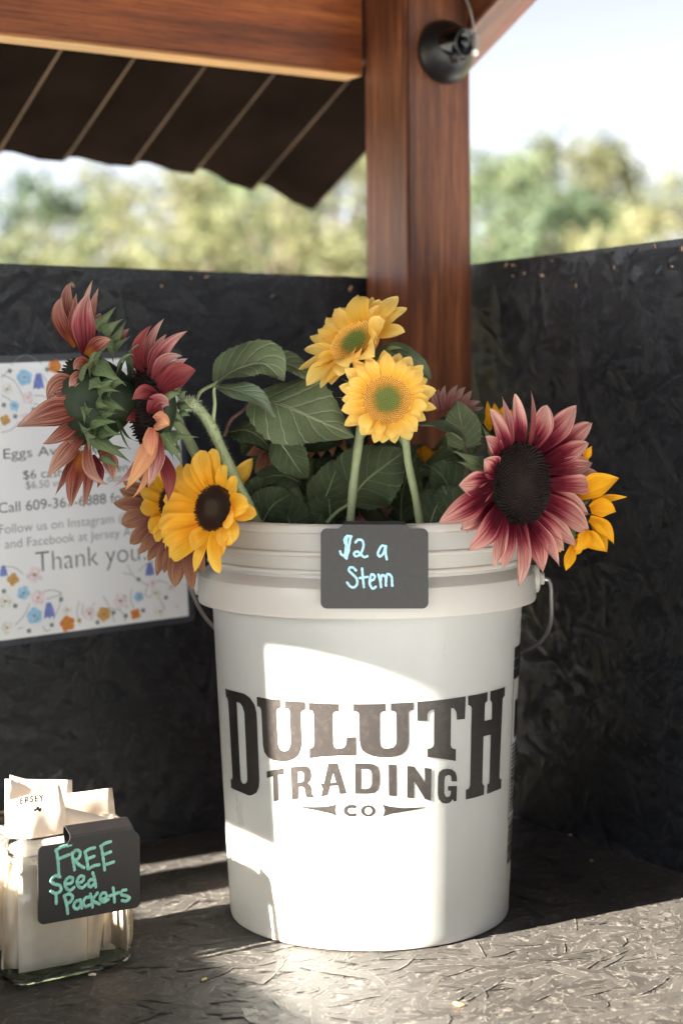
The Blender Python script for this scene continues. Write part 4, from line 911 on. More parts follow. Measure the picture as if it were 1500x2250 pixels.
def leaf(root, pts, wid, nrm, m='leaf', stalk=None, foldl=0.3, foldr=0.3, wave=0.085, base_w=0.35, stalk_m='stem', srad=0.0016, peak=0.38, hairs=60):
    """leaf blade along a midrib; each half can be folded; toothed wavy edge; stalk and edge hairs in the same piece"""
    nv, nu = 26, 5
    cs = catmull(pts, nv); mb = MB(); vs, uv = [], []; nrm = Vector(nrm).normalized(); ph = rnd.random() * 6; edges = []
    for j, c in enumerate(cs):
        t = (cs[min(j + 1, nv)] - cs[max(0, j - 1)]).normalized(); nn = (nrm - t * nrm.dot(t)).normalized(); sd = t.cross(nn); v = j / nv
        pr = (base_w + (1 - base_w) * math.sin(min(1, v / peak) * math.pi / 2)) if v < peak else max(0.0, math.cos((v - peak) / (1 - peak) * math.pi / 2)) ** .85
        if v < .06: pr *= v / .06 * .9 + .1
        hw = wid * .5 * pr * (1 + (.035 if j % 2 else -.02))
        for i in range(-nu, nu + 1):
            u = i / nu; f = foldl if u < 0 else foldr
            off = abs(u) * hw
            x = off * math.cos(f) * (1 if u > 0 else -1); y = off * math.sin(f) - .12 * hw * u * u + wave * wid * math.sin(v * 9 + ph + (2 if u < 0 else 0)) * u * u
            vs.append(c + sd * x + nn * y); uv.append((u * .5 + .5, v))
        edges.append((vs[-1] , sd, t)); edges.append((vs[-(2 * nu + 1)], -sd, t))
    k = 2 * nu + 1
    mb.add(vs, [(j * k + i, j * k + i + 1, (j + 1) * k + i + 1, (j + 1) * k + i) for j in range(nv) for i in range(k - 1)], uv, 0)
    tube(mb, [c - nrm * .0004 for c in cs[:-2]], [srad * .55 * (1 - .85 * j / nv) for j in range(nv - 1)], 6, 1)
    if stalk:
        sp = catmull(list(stalk) + [cs[0], cs[1]], 18); tube(mb, sp, [srad * (1.15 - .3 * i / 18) for i in range(19)], 8, 1); fr = frames(sp)
        for _ in range(90):
            i = rnd.randrange(0, 18); a = rnd.random() * 6.28; d = fr[i][1] * math.cos(a) + fr[i][2] * math.sin(a); q = sp[i].lerp(sp[i + 1], rnd.random()) + d * srad * .9; L = rnd.uniform(.001, .0022); s2 = fr[i][0].cross(d) * .0001
            mb.add([q - s2, q + s2, q + d * L], [(0, 1, 2)], None, 2)
    for _ in range(hairs):
        e, sd, t = edges[rnd.randrange(len(edges))]; q = e + t * rnd.uniform(-.002, .002); L = rnd.uniform(.0007, .0016)
        mb.add([q - t * .0001, q + t * .0001, q + sd * L + t * .0003], [(0, 1, 2)], None, 2)
    return mb.build('leaf', [M[m], M[stalk_m], M['fuzz']], root)
def bract(root, base, tip, wid, nrm, bow=0.004, m='bract'):
    mid = (Vector(base) + Vector(tip)) * .5 + Vector(nrm) * bow
    return petal(root, base, mid, tip, wid, Vector(nrm), m, 'bract', cup=-.35, ripple=0.03, shape=0.16, nu=4, nv=11, tp=(.8, 1.25), b0=.75, twist=rnd.uniform(-.3, .3))
GS = 'sunflowers standing in the bucket'
def flower(loc, label): return empty('sunflower', loc, label, 'sunflower', GS)
def bin_(px, z, h=0.02):   # foot of a stem inside the bucket
    return Vector(((px - 750) / FPX * z, z, h))
CAMN = Vector((0, -1, 0))
def traced(root, c, n, items, m, bow=0.10, jit=0.05, cupr=(0.1, 0.45), tp=(2.0, .8), wk=1.08, ins=0.0, b0=.42, ripple=.06):
    """petals traced tip and foot: laid in the flower's own tilted plane, then bowed out of it"""
    n = Vector(n).normalized()
    for k, it in enumerate(items):
        bx, by, tx, ty, wp = it[:5]; mm = it[5] if len(it) > 5 and it[5] else m; dz = it[6] if len(it) > 6 else 0.0
        pb_ = on_plane(bx, by, c, n); pt = on_plane(tx, ty, c, n); z = c.y
        L = (pt - pb_).length
        lay_ = ((k * 7) % 5 - 2) * .0007; pb_ = pb_ + (c - pb_) * ins
        pb_ = pb_ - n * (.002) ; pt = pt + n * (lay_ + rnd.uniform(-jit, jit) * L * .5 + dz)
        md = (pb_ + pt) * .5 + n * (L * (bow + rnd.uniform(-jit, jit)) + lay_ + dz * .4)
        petal(root, pb_ + n * lay_, md, pt, wp * z / FPX * wk, n, mm, cup=rnd.uniform(*cupr), twist=rnd.uniform(-.4, .4), shape=rnd.uniform(.40, .58), tp=(tp[0] * rnd.uniform(.8, 1.2), tp[1]), b0=b0, ripple=ripple)

# big crimson and pink flower at the right
cF = P(1145, 1063, 1.432); nF = Vector((0.66, -0.74, 0.06)).normalized()
f8 = flower(cF, 'large crimson and pink sunflower with black disc hanging over the right rim')
disc(f8, cF, nF, 88 * 1.432 / FPX, 'disc_black', 620, .14, 1.1)
back(f8, cF, nF, 84 * 1.432 / FPX, .55)
t8 = [(1144,974,1134,865,40),(1164,974,1202,890,44),(1180,980,1264,891,42),(1196,992,1300,929,38),(1202,1008,1288,974,38),(1206,1028,1303,1016,34),(1206,1044,1312,1036,26),(1208,1064,1302,1066,36),(1202,1080,1294,1128,42),(1194,1100,1289,1164,50),(1180,1128,1270,1198,38),(1170,1140,1240,1210,38),(1160,1146,1224,1244,32),(1152,1150,1194,1260,46),(1138,1152,1138,1288,48),(1124,1150,1106,1250,28),(1104,1140,1086,1247,38),(1092,1124,1026,1210,52),(1080,1104,1012,1164,44),(1072,1080,964,1148,44),(1080,1064,1034,1102,30),(1078,1056,1006,1068,44),(1086,1040,1060,1010,44),(1100,1000,1067,958,36),(1116,992,1076,898,38),(1128,990,1106,872,20,'rose'),(1160,985,1167,858,14,'rose')]
traced(f8, cF, nF, t8, 'red', .07, .06, tp=(1.8, .9), wk=1.30, ins=.12, b0=.5)
for tx, ty in ((1040, 985), (1052, 1010), (1100, 920), (1215, 925), (1060, 1120), (1225, 1190)):
    b0 = cF - nF * .018 + (on_plane(tx, ty, cF, nF) - cF) * .45; bract(f8, b0, on_plane(tx, ty, cF, nF) - nF * .028, .018, nF, .004)
stem(f8, [cF - nF * .022, cF - nF * .05 + Vector((-.006, .01, -.004)), P(1045, 1075, 1.535), P(1030, 1160, 1.56), bin_(960, 1.62)], .0042, 'stem')

# upper soft yellow flower
cA = P(780, 752, 1.492); nA = Vector((-0.42, -0.66, 0.60)).normalized()
f1 = flower(cA, 'soft yellow sunflower with green disc, the topmost bloom')
disc(f1, cA, nA, 55 * 1.492 / FPX, 'disc_green', 430, .12, 1.2, .4); back(f1, cA, nA, 52 * 1.492 / FPX, .6)
t1 = [(734,762,680,737,26),(732,773,668,767,26),(732,784,658,813,38),(734,792,673,848,38),(742,795,704,852,32),(749,796,725,842,32),(757,792,751,834,30,None,.004),(768,784,779,827,44,None,.012),(781,786,802,813,42,None,.014),(798,784,842,811,44,None,.016),(811,762,842,766,38,None,.016),(821,750,858,722,40,None,.012),(826,732,890,730,36),(828,720,893,677,44),(821,715,875,653,50),(811,713,832,656,32),(802,713,817,652,32),(791,715,789,651,46),(772,715,745,674,38),(766,722,734,681,30),(755,732,717,696,38),(747,750,710,715,40),(745,740,700,725,28),(800,716,850,668,34),(738,780,690,800,30)]
traced(f1, cA, nA, t1, 'yellow', .05, .06, (.0, .35), tp=(1.8, .75), wk=1.30, ins=.10, b0=.6, ripple=.05)
for tx, ty in ((872, 738), (866, 756), (845, 790), (800, 830)):
    b0 = cA - nA * .014 + (on_plane(tx, ty, cA, nA) - cA) * .5; bract(f1, b0, on_plane(tx, ty, cA, nA) - nA * .02, .011, nA, .004)
stem(f1, [cA - nA * .017, cA - nA * .035 + Vector((0, .003, -.02)), P(800, 900, 1.52), P(786, 985, 1.52), P(777, 1060, 1.52), P(769, 1150, 1.52), bin_(752, 1.57)], .0042, 'stem', 900, .0022)
leaf(f1, [P(815, 795, 1.53), P(870, 772, 1.515), P(915, 795, 1.50), P(946, 832, 1.495)], .022, Vector((.2, -.6, .7)), 'leaf_pale', None, .5, .2)
# lower soft yellow flower
cB = P(850, 878, 1.462); nB = Vector((0.10, -0.97, 0.16)).normalized()
f2 = flower(cB, 'soft yellow sunflower with green disc facing forward just below the topmost bloom')
disc(f2, cB, nB, 54 * 1.462 / FPX, 'disc_green', 560, .12, 1.2, .45); back(f2, cB, nB, 52 * 1.462 / FPX, .6)
n2, tt, s2 = plane_axes(nB); pxm = 1.462 / FPX; npt_ = 21
for ring in range(2):
    for i in range(npt_):
        a = 2 * math.pi * (i + .5 * ring + rnd.uniform(-.25, .25)) / npt_; d = s2 * math.cos(a) + tt * math.sin(a)
        L = (108 if ring == 0 else 95) * pxm * rnd.uniform(.92, 1.05) * (1.0 + .05 * math.sin(a) - .0 * math.cos(a))
        b0 = cB + d * 48 * pxm - n2 * (.001 + .0015 * (1 - ring)); tp = cB + d * L + n2 * (rnd.uniform(-.006, .004) + .003 * ring)
        petal(f2, b0, (b0 + tp) * .5 + n2 * rnd.uniform(.001, .005), tp, rnd.uniform(26, 36) * pxm, n2, 'yellow', cup=rnd.uniform(.0, .5), twist=rnd.uniform(-.4, .4), shape=rnd.uniform(.5, .62), tp=(1.6, .8), ripple=.05)
for a in (.1, .5, -1.0, -1.9): 
    d = s2 * math.cos(a) + tt * math.sin(a); bract(f2, cB + d * 40 * pxm - n2 * .010, cB + d * 110 * pxm - n2 * .012, .010, n2, .002)
stem(f2, [cB - n2 * .018, cB - n2 * .034 + Vector((.004, 0, -.010)), P(884, 950, 1.505), P(897, 1020, 1.51), P(912, 1090, 1.515), P(924, 1160, 1.52), bin_(940, 1.58)], .0037, 'stem', 800, .0020)
leaf(f2, [P(905, 860, 1.50), P(925, 838, 1.50), P(942, 848, 1.495)], .014, Vector((0, -.8, .5)), 'leaf_pale')
# golden flower at the left rim
cC = P(470, 1117, 1.440); nC = Vector((-0.58, -0.79, 0.17)).normalized()
f3 = flower(cC, 'golden sunflower with dark brown disc hanging over the left rim')
disc(f3, cC, nC, 50 * 1.44 / FPX, 'disc_brown', 480, .22, 1.5, .2); back(f3, cC, nC, 48 * 1.44 / FPX, .6)
t3 = [(449,1092,384,1039,42),(455,1078,430,996,30),(464,1070,444,990,38),(476,1068,466,985,42),(488,1070,494,1020,34),(502,1092,516,1044,26),(506,1104,521,1068,24),(511,1113,562,1113,46,None,.008),(510,1118,563,1132,36),(506,1128,532,1149,44,None,.010),(499,1142,516,1200,50,None,.006),(490,1152,494,1224,44,None,.004),(478,1165,485,1260,34),(463,1172,426,1257,28),(444,1159,374,1226,62),(456,1165,432,1207,46,None,.008),(439,1154,358,1190,54),(436,1142,349,1155,32),(432,1132,352,1128,46),(434,1116,360,1099,40),(442,1099,373,1063,40),(450,1086,409,1020,28),]
traced(f3, cC, nC, t3, 'amber', .08, .05, (.05, .40), tp=(2.6, .6), wk=1.18, ins=.12, b0=.5, ripple=.05)
petal(f3, P(508, 1085, 1.50), P(528, 1048, 1.515), P(556, 1006, 1.52), .016, Vector((-.3, -.9, .2)), 'amber', cup=.2)
stem(f3, [cC - nC * .02, P(520, 1090, 1.50), P(548, 1140, 1.53), P(570, 1230, 1.56), bin_(640, 1.60)], .0040, 'stem_dark', 200)
leaf(f3, [P(600, 955, 1.545), P(625, 985, 1.54), P(655, 1030, 1.54), P(672, 1050, 1.55)], .034, Vector((-.2, -.9, .3)), 'leaf_dark', None, .3, .1)
# second golden flower behind it
cD = P(372, 1108, 1.492); nD = Vector((-0.80, -0.58, 0.0)).normalized()
f4 = flower(cD, 'golden sunflower half hidden behind the golden bloom at the left rim')
disc(f4, cD, nD, 36 * 1.475 / FPX, 'disc_brown', 260, .2, 1.5); back(f4, cD, nD, 40 * 1.475 / FPX, .6)
t4 = [(360,1088,322,1060,34),(356,1104,306,1078,36),(354,1118,312,1112,36),(358,1130,326,1140,34),(362,1140,330,1165,34),(368,1146,338,1190,30),(366,1080,345,1030,34),(374,1076,372,1015,34),(384,1080,398,1020,30),(380,1146,366,1205,26),(388,1140,396,1200,26)]
traced(f4, cD, nD, t4, 'amber', .06, .05)
stem(f4, [cD - nD * .02, P(440, 1110, 1.52), P(520, 1150, 1.55), bin_(660, 1.62)], .0038, 'stem_dark', 60)
# brownish rose flower lowest at the left
cE = P(402, 1118, 1.540); nE = Vector((-0.30, -0.94, 0.10)).normalized()
f5 = flower(cE, 'faded brownish rose sunflower drooping lowest at the left, behind the golden blooms')
disc(f5, cE, nE, 60 * 1.52 / FPX, 'disc_black', 200, .15); back(f5, cE, nE, 58 * 1.52 / FPX, .6)
t5 = [(345,1105,262,1075,34),(345,1112,250,1105,34),(346,1122,268,1150,40),(350,1140,285,1195,34),(358,1155,305,1218,28),(366,1165,325,1232,32),(378,1172,345,1266,28),(388,1176,362,1260,22),(402,1178,385,1290,40),(418,1178,425,1298,28),(350,1092,268,1058,26),(432,1170,448,1260,28),(364,1076,300,1030,30)]
traced(f5, cE, nE, t5, 'mocha', .06, .04)
stem(f5, [cE - nE * .02, P(460, 1100, 1.57), P(540, 1160, 1.59), bin_(680, 1.64)], .0038, 'stem_dark', 60)
# far-left rusty flower seen from behind
zG = 1.470; cG = P(190, 880, zG); nG = Vector((-0.90, 0.36, -0.05)).normalized()
f6 = flower(cG, 'rusty rose sunflower at far left seen from behind with green bracts')
disc(f6, cG + nG * .003, nG, 92 * zG / FPX, 'disc_black', 380, .2, 1.6)
mb = MB(); disc_rings(mb, cG, nG, [(.0385, .002), (.0395, -.004), (.038, -.012), (.033, -.022), (.025, -.033), (.015, -.042), (.008, -.048), (0, -.050)], 28); mb.build('receptacle', M['receptacle'], f6)
def free(root, items, z0, m, hint=(0, -1, 0)):
    for it in items:
        pts, wp = it[0], it[1]; mm = it[2] if len(it) > 2 and it[2] else m; dz = it[3] if len(it) > 3 else (0, 0, 0); hn_ = Vector(it[4]) if len(it) > 4 else Vector(hint)
        q = [P(x, y, z0 + d) for (x, y), d in zip(pts, dz)]
        petal(root, q[0], q[1], q[2], wp * z0 / FPX * 1.1, (hn_ + Vector((rnd.uniform(-.25, .25), 0, rnd.uniform(-.25, .25)))).normalized(), mm, cup=rnd.uniform(.15, .55), twist=rnd.uniform(-.3, .3), shape=rnd.uniform(.34, .48), ripple=.10, tp=(1.5, 1.0))
free(f6, [
 ([(166,760),(146,668),(158,620)],30,None,(.012,.015,.015)), ([(168,760),(131,700),(138,652)],32,None,(.0,.0,.0)), ([(172,758),(163,700),(168,645)],26,None,(0,-.003,0)),
 ([(194,778),(183,702),(196,646)],54,'rose',(-.014,-.022,-.016)), ([(184,756),(186,680),(204,615)],18,None,(0,0,.004)), ([(190,756),(200,690),(217,632)],20,None,(.01,.012,.015)),
 ([(192,782),(220,756),(244,746)],36,None,(-.022,-.028,-.03)), ([(205,740),(214,705),(222,688)],22,'rose',(.02,.02,.02)), ([(262,758),(268,740),(284,722)],22,'rose',(.03,.03,.03)),
 ([(206,812),(178,800),(163,812)],32,None,(-.025,-.035,-.03)), ([(190,832),(168,832),(154,864)],28,None,(-.028,-.036,-.036)),
 ([(180,860),(134,848),(105,878)],50,None,(-.028,-.034,-.03)), ([(184,896),(110,910),(38,938)],60,None,(-.030,-.040,-.034)), ([(184,918),(140,952),(94,976)],32,None,(-.028,-.03,-.024)),
 ([(180,960),(140,1000),(104,1050)],38,None,(-.020,-.022,-.016)), ([(174,988),(148,1040),(122,1088)],20,None,(-.012,-.012,-.01)), ([(190,992),(164,1060),(158,1113)],36,None,(-.018,-.020,-.016)),
 ([(200,1008),(194,1060),(184,1117)],20,None,(-.01,-.01,-.008)), ([(194,974),(200,1034),(238,1064)],26,None,(-.024,-.028,-.022)), ([(222,992),(244,1020),(248,1058)],32,None,(-.01,-.012,-.01)),
 ([(176,945),(158,962),(150,966)],26,None,(-.022,-.024,-.02)), ([(204,1000),(220,1040),(214,1072)],22,'wine',(.01,.01,.01)), ([(274,850),(290,830),(296,812)],24,'wine',(.04,.04,.04))], zG, 'rust')
for (b, t, wp, dz0, dz1) in [((210,722),(258,672),28,.0,.01),((226,732),(272,700),26,-.004,.0),((244,765),(279,702),26,.0,.004),((240,772),(291,737),20,.0,-.006),((208,800),(278,848),40,-.030,-.040),((198,838),(232,856),34,-.034,-.046),((240,828),(246,866),26,-.03,-.036),((216,878),(282,906),32,-.034,-.042),((192,926),(260,928),34,-.030,-.038),((216,950),(272,956),26,-.026,-.034),((206,962),(293,1020),32,-.016,-.020),((222,1000),(266,1034),22,-.01,-.01),((184,880),(186,935),20,-.034,-.036),((194,935),(196,1000),20,-.026,-.024),((236,740),(250,800),24,-.006,-.012),((230,910),(262,890),24,-.03,-.03),((215,985),(282,985),26,.0,.0)]:
    bract(f6, P(*b, zG + dz0), P(*t, zG + dz1), wp * zG / FPX * 1.15, Vector((.2, -.95, .15)), .005)
for k in range(19):
    a = R(-75 + 155 * (k + rnd.random()) / 19); ri = rnd.choice((.036, .033, .027, .021)); d = Vector((0, 0, 1)) * math.sin(a) + Vector((.37, .93, 0)) * -math.cos(a)
    dep = {.036: .012, .033: .018, .027: .027, .021: .035}[ri]; b0 = cG + d * (ri + .001) - nG * dep
    out = (d * rnd.uniform(.3, .9) - nG * rnd.uniform(.4, .9) + Vector((0, 0, rnd.uniform(-.3, .3)))).normalized()
    bract(f6, b0, b0 + out * rnd.uniform(.021, .034), rnd.uniform(.011, .016), (d + Vector((0, -.3, 0))).normalized(), rnd.uniform(.003, .009))
stem(f6, [cG - nG * .044, P(310, 850, 1.50), P(350, 880, 1.535), P(410, 960, 1.555), P(470, 1080, 1.565), P(540, 1160, 1.57), bin_(640, 1.58)], .0050, 'stem', 300)
leaf(f6, [P(292, 842, 1.49), P(290, 800, 1.48), P(290, 762, 1.47)], .014, Vector((-.7, -.7, 0)), 'leaf_pale', None, .5, .5)
# second rusty flower, edge on
zH = 1.455; cH = P(331, 893, zH); nH = Vector((-0.90, -0.43, -0.02)).normalized()
f7 = flower(cH, 'dark red and rose sunflower seen edge on, its thick hairy stem arching into the bucket')
disc(f7, cH + nH * .002, nH, 84 * zH / FPX, 'disc_black', 460, .34, 2.0, .1); back(f7, cH, nH, 82 * zH / FPX, .62)
free(f7, [
 ([(319,820),(304,764),(334,714)],28,'wine',(-.008,-.012,-.004)), ([(324,820),(330,752),(361,700)],20,'rose',(0,0,.004)), ([(328,814),(342,770),(366,734)],26,'rose',(-.012,-.012,-.008)),
 ([(330,828),(362,766),(413,727)],30,'rose',(-.022,-.024,-.018)), ([(338,834),(362,792),(401,782)],26,'rose',(-.026,-.03,-.026)), ([(345,842),(378,808),(412,788)],24,'rose',(-.03,-.034,-.03)),
 ([(351,860),(392,826),(431,813)],50,'wine',(-.032,-.038,-.034)), ([(345,872),(318,864),(290,878)],34,'wine',(-.034,-.046,-.044)), ([(334,908),(352,886),(370,892)],46,'rose',(-.034,-.042,-.036)),
 ([(340,926),(356,926),(373,934)],40,'peach',(-.032,-.038,-.036)), ([(312,912),(294,914),(278,926)],28,'wine',(0,0,0)),
 ([(340,948),(316,1010),(275,1077)],38,'peach',(-.030,-.034,-.032)), ([(344,956),(344,1010),(325,1072)],34,'rose',(-.028,-.032,-.030)), ([(318,980),(292,1030),(250,1070)],14,'rose',(-.01,-.01,-.01)),
 ([(334,990),(322,1050),(291,1094)],16,'peach',(-.02,-.022,-.02)), ([(354,1000),(370,1046),(369,1102)],32,'wine',(-.012,-.012,-.012)), ([(334,940),(330,975),(334,1002)],30,'peach',(-.034,-.04,-.038)), ([(312,820),(306,790),(318,752)],24,'wine',(.01,.008,.01))], zH, 'rose')
for (b, t, wp, dz0, dz1) in [((352,872),(400,866),30,-.03,-.026),((350,945),(405,1030),30,-.02,-.016),((362,880),(372,940),36,-.01,-.012),((366,935),(385,905),26,-.008,-.004),((372,950),(392,985),30,-.006,-.004),((368,975),(380,1010),26,.0,.0),((376,960),(440,962),16,-.008,-.008),((372,900),(402,930),26,.0,.004),((380,985),(400,1000),24,.004,.006)]:
    bract(f7, P(*b, zH + dz0), P(*t, zH + dz1), wp * zH / FPX * 1.15, Vector((.3, -.9, .2)), .005)
for b_, t_ in (((392, 872), (412, 858)), ((394, 905), (420, 915)), ((388, 915), (408, 935)), ((385, 868), (400, 850)), ((396, 890), (425, 900))): bract(f7, P(*b_, 1.462), P(*t_, 1.462), .009, Vector((.2, -.95, .1)), .003)
stem(f7, [cH - nH * .028, P(424, 887, 1.484), P(455, 922, 1.492), P(488, 990, 1.500), P(520, 1060, 1.508), P(548, 1115, 1.512), P(572, 1165, 1.515), bin_(620, 1.54)], .0048, 'stem', 5200, .0036, taper=1.0, hw=.00036)
leaf(f7, [P(474, 842, 1.505), P(520, 812, 1.495), P(580, 800, 1.49), P(624, 840, 1.485)], .058, Vector((-.1, -.78, .55)), 'leaf', [P(430, 892, 1.49), P(440, 862, 1.50)], .15, .7)
leaf(f7, [P(475, 850, 1.49), P(520, 858, 1.478), P(570, 880, 1.472), P(606, 916, 1.47)], .024, Vector((-.2, -.5, .85)), 'leaf_pale', [P(468, 930, 1.493), P(472, 890, 1.492)], .3, .3)
leaf(f7, [P(560, 872, 1.525), P(620, 890, 1.505), P(700, 925, 1.495), P(778, 958, 1.49)], .072, Vector((.05, -.86, .42)), 'leaf', [P(492, 958, 1.505), P(508, 922, 1.515), P(535, 900, 1.52)], .12, .18, stalk_m='stem_purple')
leaf(f7, [P(580, 800, 1.52), P(625, 798, 1.515), P(665, 815, 1.51), P(690, 835, 1.505)], .026, Vector((0, -.7, .7)), 'leaf')
# yellow behind the crimson flower
cI = P(1228, 1130, 1.505); nI = Vector((0.86, -0.05, -0.22)).normalized()
f9 = flower(cI, 'golden sunflower turned away at far right behind the crimson bloom')
disc(f9, cI, nI, 60 * 1.5 / FPX, 'disc_brown', 220, .2); back(f9, cI, nI, 58 * 1.5 / FPX, .6)
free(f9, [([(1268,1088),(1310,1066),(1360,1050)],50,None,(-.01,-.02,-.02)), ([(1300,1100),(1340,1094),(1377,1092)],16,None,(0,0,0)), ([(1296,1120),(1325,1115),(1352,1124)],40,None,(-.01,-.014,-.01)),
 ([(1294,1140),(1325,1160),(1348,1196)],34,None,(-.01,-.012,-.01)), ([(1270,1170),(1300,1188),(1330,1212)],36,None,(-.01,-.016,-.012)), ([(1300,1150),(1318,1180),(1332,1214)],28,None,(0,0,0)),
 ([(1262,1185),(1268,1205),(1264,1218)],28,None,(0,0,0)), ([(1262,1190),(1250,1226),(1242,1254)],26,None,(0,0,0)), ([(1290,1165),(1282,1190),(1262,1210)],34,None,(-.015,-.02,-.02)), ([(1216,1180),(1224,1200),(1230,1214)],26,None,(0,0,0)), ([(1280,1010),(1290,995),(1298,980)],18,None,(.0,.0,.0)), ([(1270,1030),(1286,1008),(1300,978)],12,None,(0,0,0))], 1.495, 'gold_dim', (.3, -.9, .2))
for t in ((1300,1095),(1290,1150),(1262,1215),(1300,1130)): bract(f9, P(1250, 1125, 1.50), P(*t, 1.50), .014, Vector((0, -1, 0)), .004)
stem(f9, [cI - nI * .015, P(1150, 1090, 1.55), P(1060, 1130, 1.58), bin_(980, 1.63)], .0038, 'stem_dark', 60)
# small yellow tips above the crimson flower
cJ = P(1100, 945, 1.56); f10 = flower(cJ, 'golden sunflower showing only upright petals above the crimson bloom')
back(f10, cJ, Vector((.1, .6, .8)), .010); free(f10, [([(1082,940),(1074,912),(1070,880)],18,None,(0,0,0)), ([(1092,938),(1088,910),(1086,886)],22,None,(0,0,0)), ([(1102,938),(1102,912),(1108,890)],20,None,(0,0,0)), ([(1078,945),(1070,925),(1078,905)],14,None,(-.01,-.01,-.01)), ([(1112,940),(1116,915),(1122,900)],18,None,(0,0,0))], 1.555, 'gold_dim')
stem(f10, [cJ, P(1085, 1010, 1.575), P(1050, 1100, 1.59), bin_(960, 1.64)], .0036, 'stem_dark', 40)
# pale blush flower top right
cK = P(990, 925, 1.60); f11 = flower(cK, 'pale blush sunflower peeking out behind leaves left of the crimson bloom')
back(f11, cK, Vector((.2, .5, .8)), .010)
free(f11, [([(962,905),(954,880),(950,850)],14,None,(0,0,0)), ([(974,900),(972,870),(978,846)],14,None,(0,0,0)), ([(986,898),(990,870),(1006,845)],18,None,(0,0,0)), ([(996,898),(1004,872),(1022,850)],18,None,(0,0,0)), ([(1006,902),(1020,880),(1036,858)],18,None,(0,0,0)), ([(1012,908),(1032,890),(1056,882)],18,None,(0,0,0)), ([(1014,915),(1036,902),(1062,896)],16,None,(0,0,0)), ([(968,902),(962,872),(964,855)],12,None,(.008,.008,.008)), ([(1000,900),(1000,875),(1012,852)],14,None,(.008,.008,.008))], 1.59, 'blush')
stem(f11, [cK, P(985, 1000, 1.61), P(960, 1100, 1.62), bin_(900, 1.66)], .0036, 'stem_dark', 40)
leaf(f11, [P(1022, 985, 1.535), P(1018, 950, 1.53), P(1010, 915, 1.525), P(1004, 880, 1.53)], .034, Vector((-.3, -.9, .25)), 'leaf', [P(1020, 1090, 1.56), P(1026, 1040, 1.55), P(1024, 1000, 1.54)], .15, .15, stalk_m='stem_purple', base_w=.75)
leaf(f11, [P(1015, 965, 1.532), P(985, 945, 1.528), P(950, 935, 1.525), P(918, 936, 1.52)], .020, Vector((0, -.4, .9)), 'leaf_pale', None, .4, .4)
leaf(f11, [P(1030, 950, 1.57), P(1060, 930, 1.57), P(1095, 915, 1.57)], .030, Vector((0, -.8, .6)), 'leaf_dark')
# dim flower in the middle of the bunch
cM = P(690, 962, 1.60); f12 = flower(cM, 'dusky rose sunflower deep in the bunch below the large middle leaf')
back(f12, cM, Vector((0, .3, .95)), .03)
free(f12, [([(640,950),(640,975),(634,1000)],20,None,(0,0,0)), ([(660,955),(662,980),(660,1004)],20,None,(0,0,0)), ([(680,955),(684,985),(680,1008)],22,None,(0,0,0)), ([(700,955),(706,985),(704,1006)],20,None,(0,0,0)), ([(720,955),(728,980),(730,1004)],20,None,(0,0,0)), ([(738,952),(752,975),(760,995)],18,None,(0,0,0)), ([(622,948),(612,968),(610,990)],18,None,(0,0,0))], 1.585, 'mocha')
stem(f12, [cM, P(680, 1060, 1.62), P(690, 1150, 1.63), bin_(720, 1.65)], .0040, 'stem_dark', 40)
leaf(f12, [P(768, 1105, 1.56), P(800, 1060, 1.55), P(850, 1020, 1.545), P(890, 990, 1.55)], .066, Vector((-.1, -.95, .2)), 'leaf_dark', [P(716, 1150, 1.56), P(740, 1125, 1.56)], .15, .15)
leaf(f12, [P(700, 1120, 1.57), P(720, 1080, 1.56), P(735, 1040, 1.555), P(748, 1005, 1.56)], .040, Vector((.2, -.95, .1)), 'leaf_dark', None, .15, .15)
# dim flower left of middle
cO = P(590, 960, 1.585); f13 = flower(cO, 'dusky sunflower with one gold petal deep in the bunch left of the middle')
back(f13, cO, Vector((.4, .3, .8)), .026)
free(f13, [([(600,955),(570,985),(540,1000)],26,None,(0,0,0)), ([(600,965),(580,1010),(560,1040)],28,None,(0,0,0)), ([(605,975),(595,1010),(588,1042)],24,None,(0,0,0)), ([(560,960),(568,944),(582,930)],22,'gold_dim',(0,0,0)), ([(555,970),(550,955),(562,938)],14,'gold_dim',(0,0,0)), ([(600,945),(585,960),(566,965)],24,None,(-.01,-.01,-.01))], 1.575, 'mocha')
stem(f13, [cO, P(620, 1030, 1.60), P(650, 1080, 1.60), P(672, 1160, 1.60), bin_(700, 1.62)], .0050, 'stem', 200)
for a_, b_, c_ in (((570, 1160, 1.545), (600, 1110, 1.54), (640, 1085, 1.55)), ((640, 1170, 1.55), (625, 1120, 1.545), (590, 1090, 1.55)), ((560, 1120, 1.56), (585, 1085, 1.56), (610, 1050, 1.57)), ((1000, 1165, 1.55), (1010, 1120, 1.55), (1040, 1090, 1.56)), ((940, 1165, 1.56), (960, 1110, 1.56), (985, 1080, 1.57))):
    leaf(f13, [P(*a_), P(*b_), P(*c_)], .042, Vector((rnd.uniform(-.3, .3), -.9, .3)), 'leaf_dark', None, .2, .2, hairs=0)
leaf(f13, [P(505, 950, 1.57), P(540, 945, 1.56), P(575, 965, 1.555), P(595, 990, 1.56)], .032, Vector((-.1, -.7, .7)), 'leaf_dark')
leaf(f13, [P(660, 1060, 1.58), P(620, 1045, 1.57), P(585, 1050, 1.565), P(560, 1075, 1.57)], .036, Vector((0, -.7, .7)), 'leaf_dark')
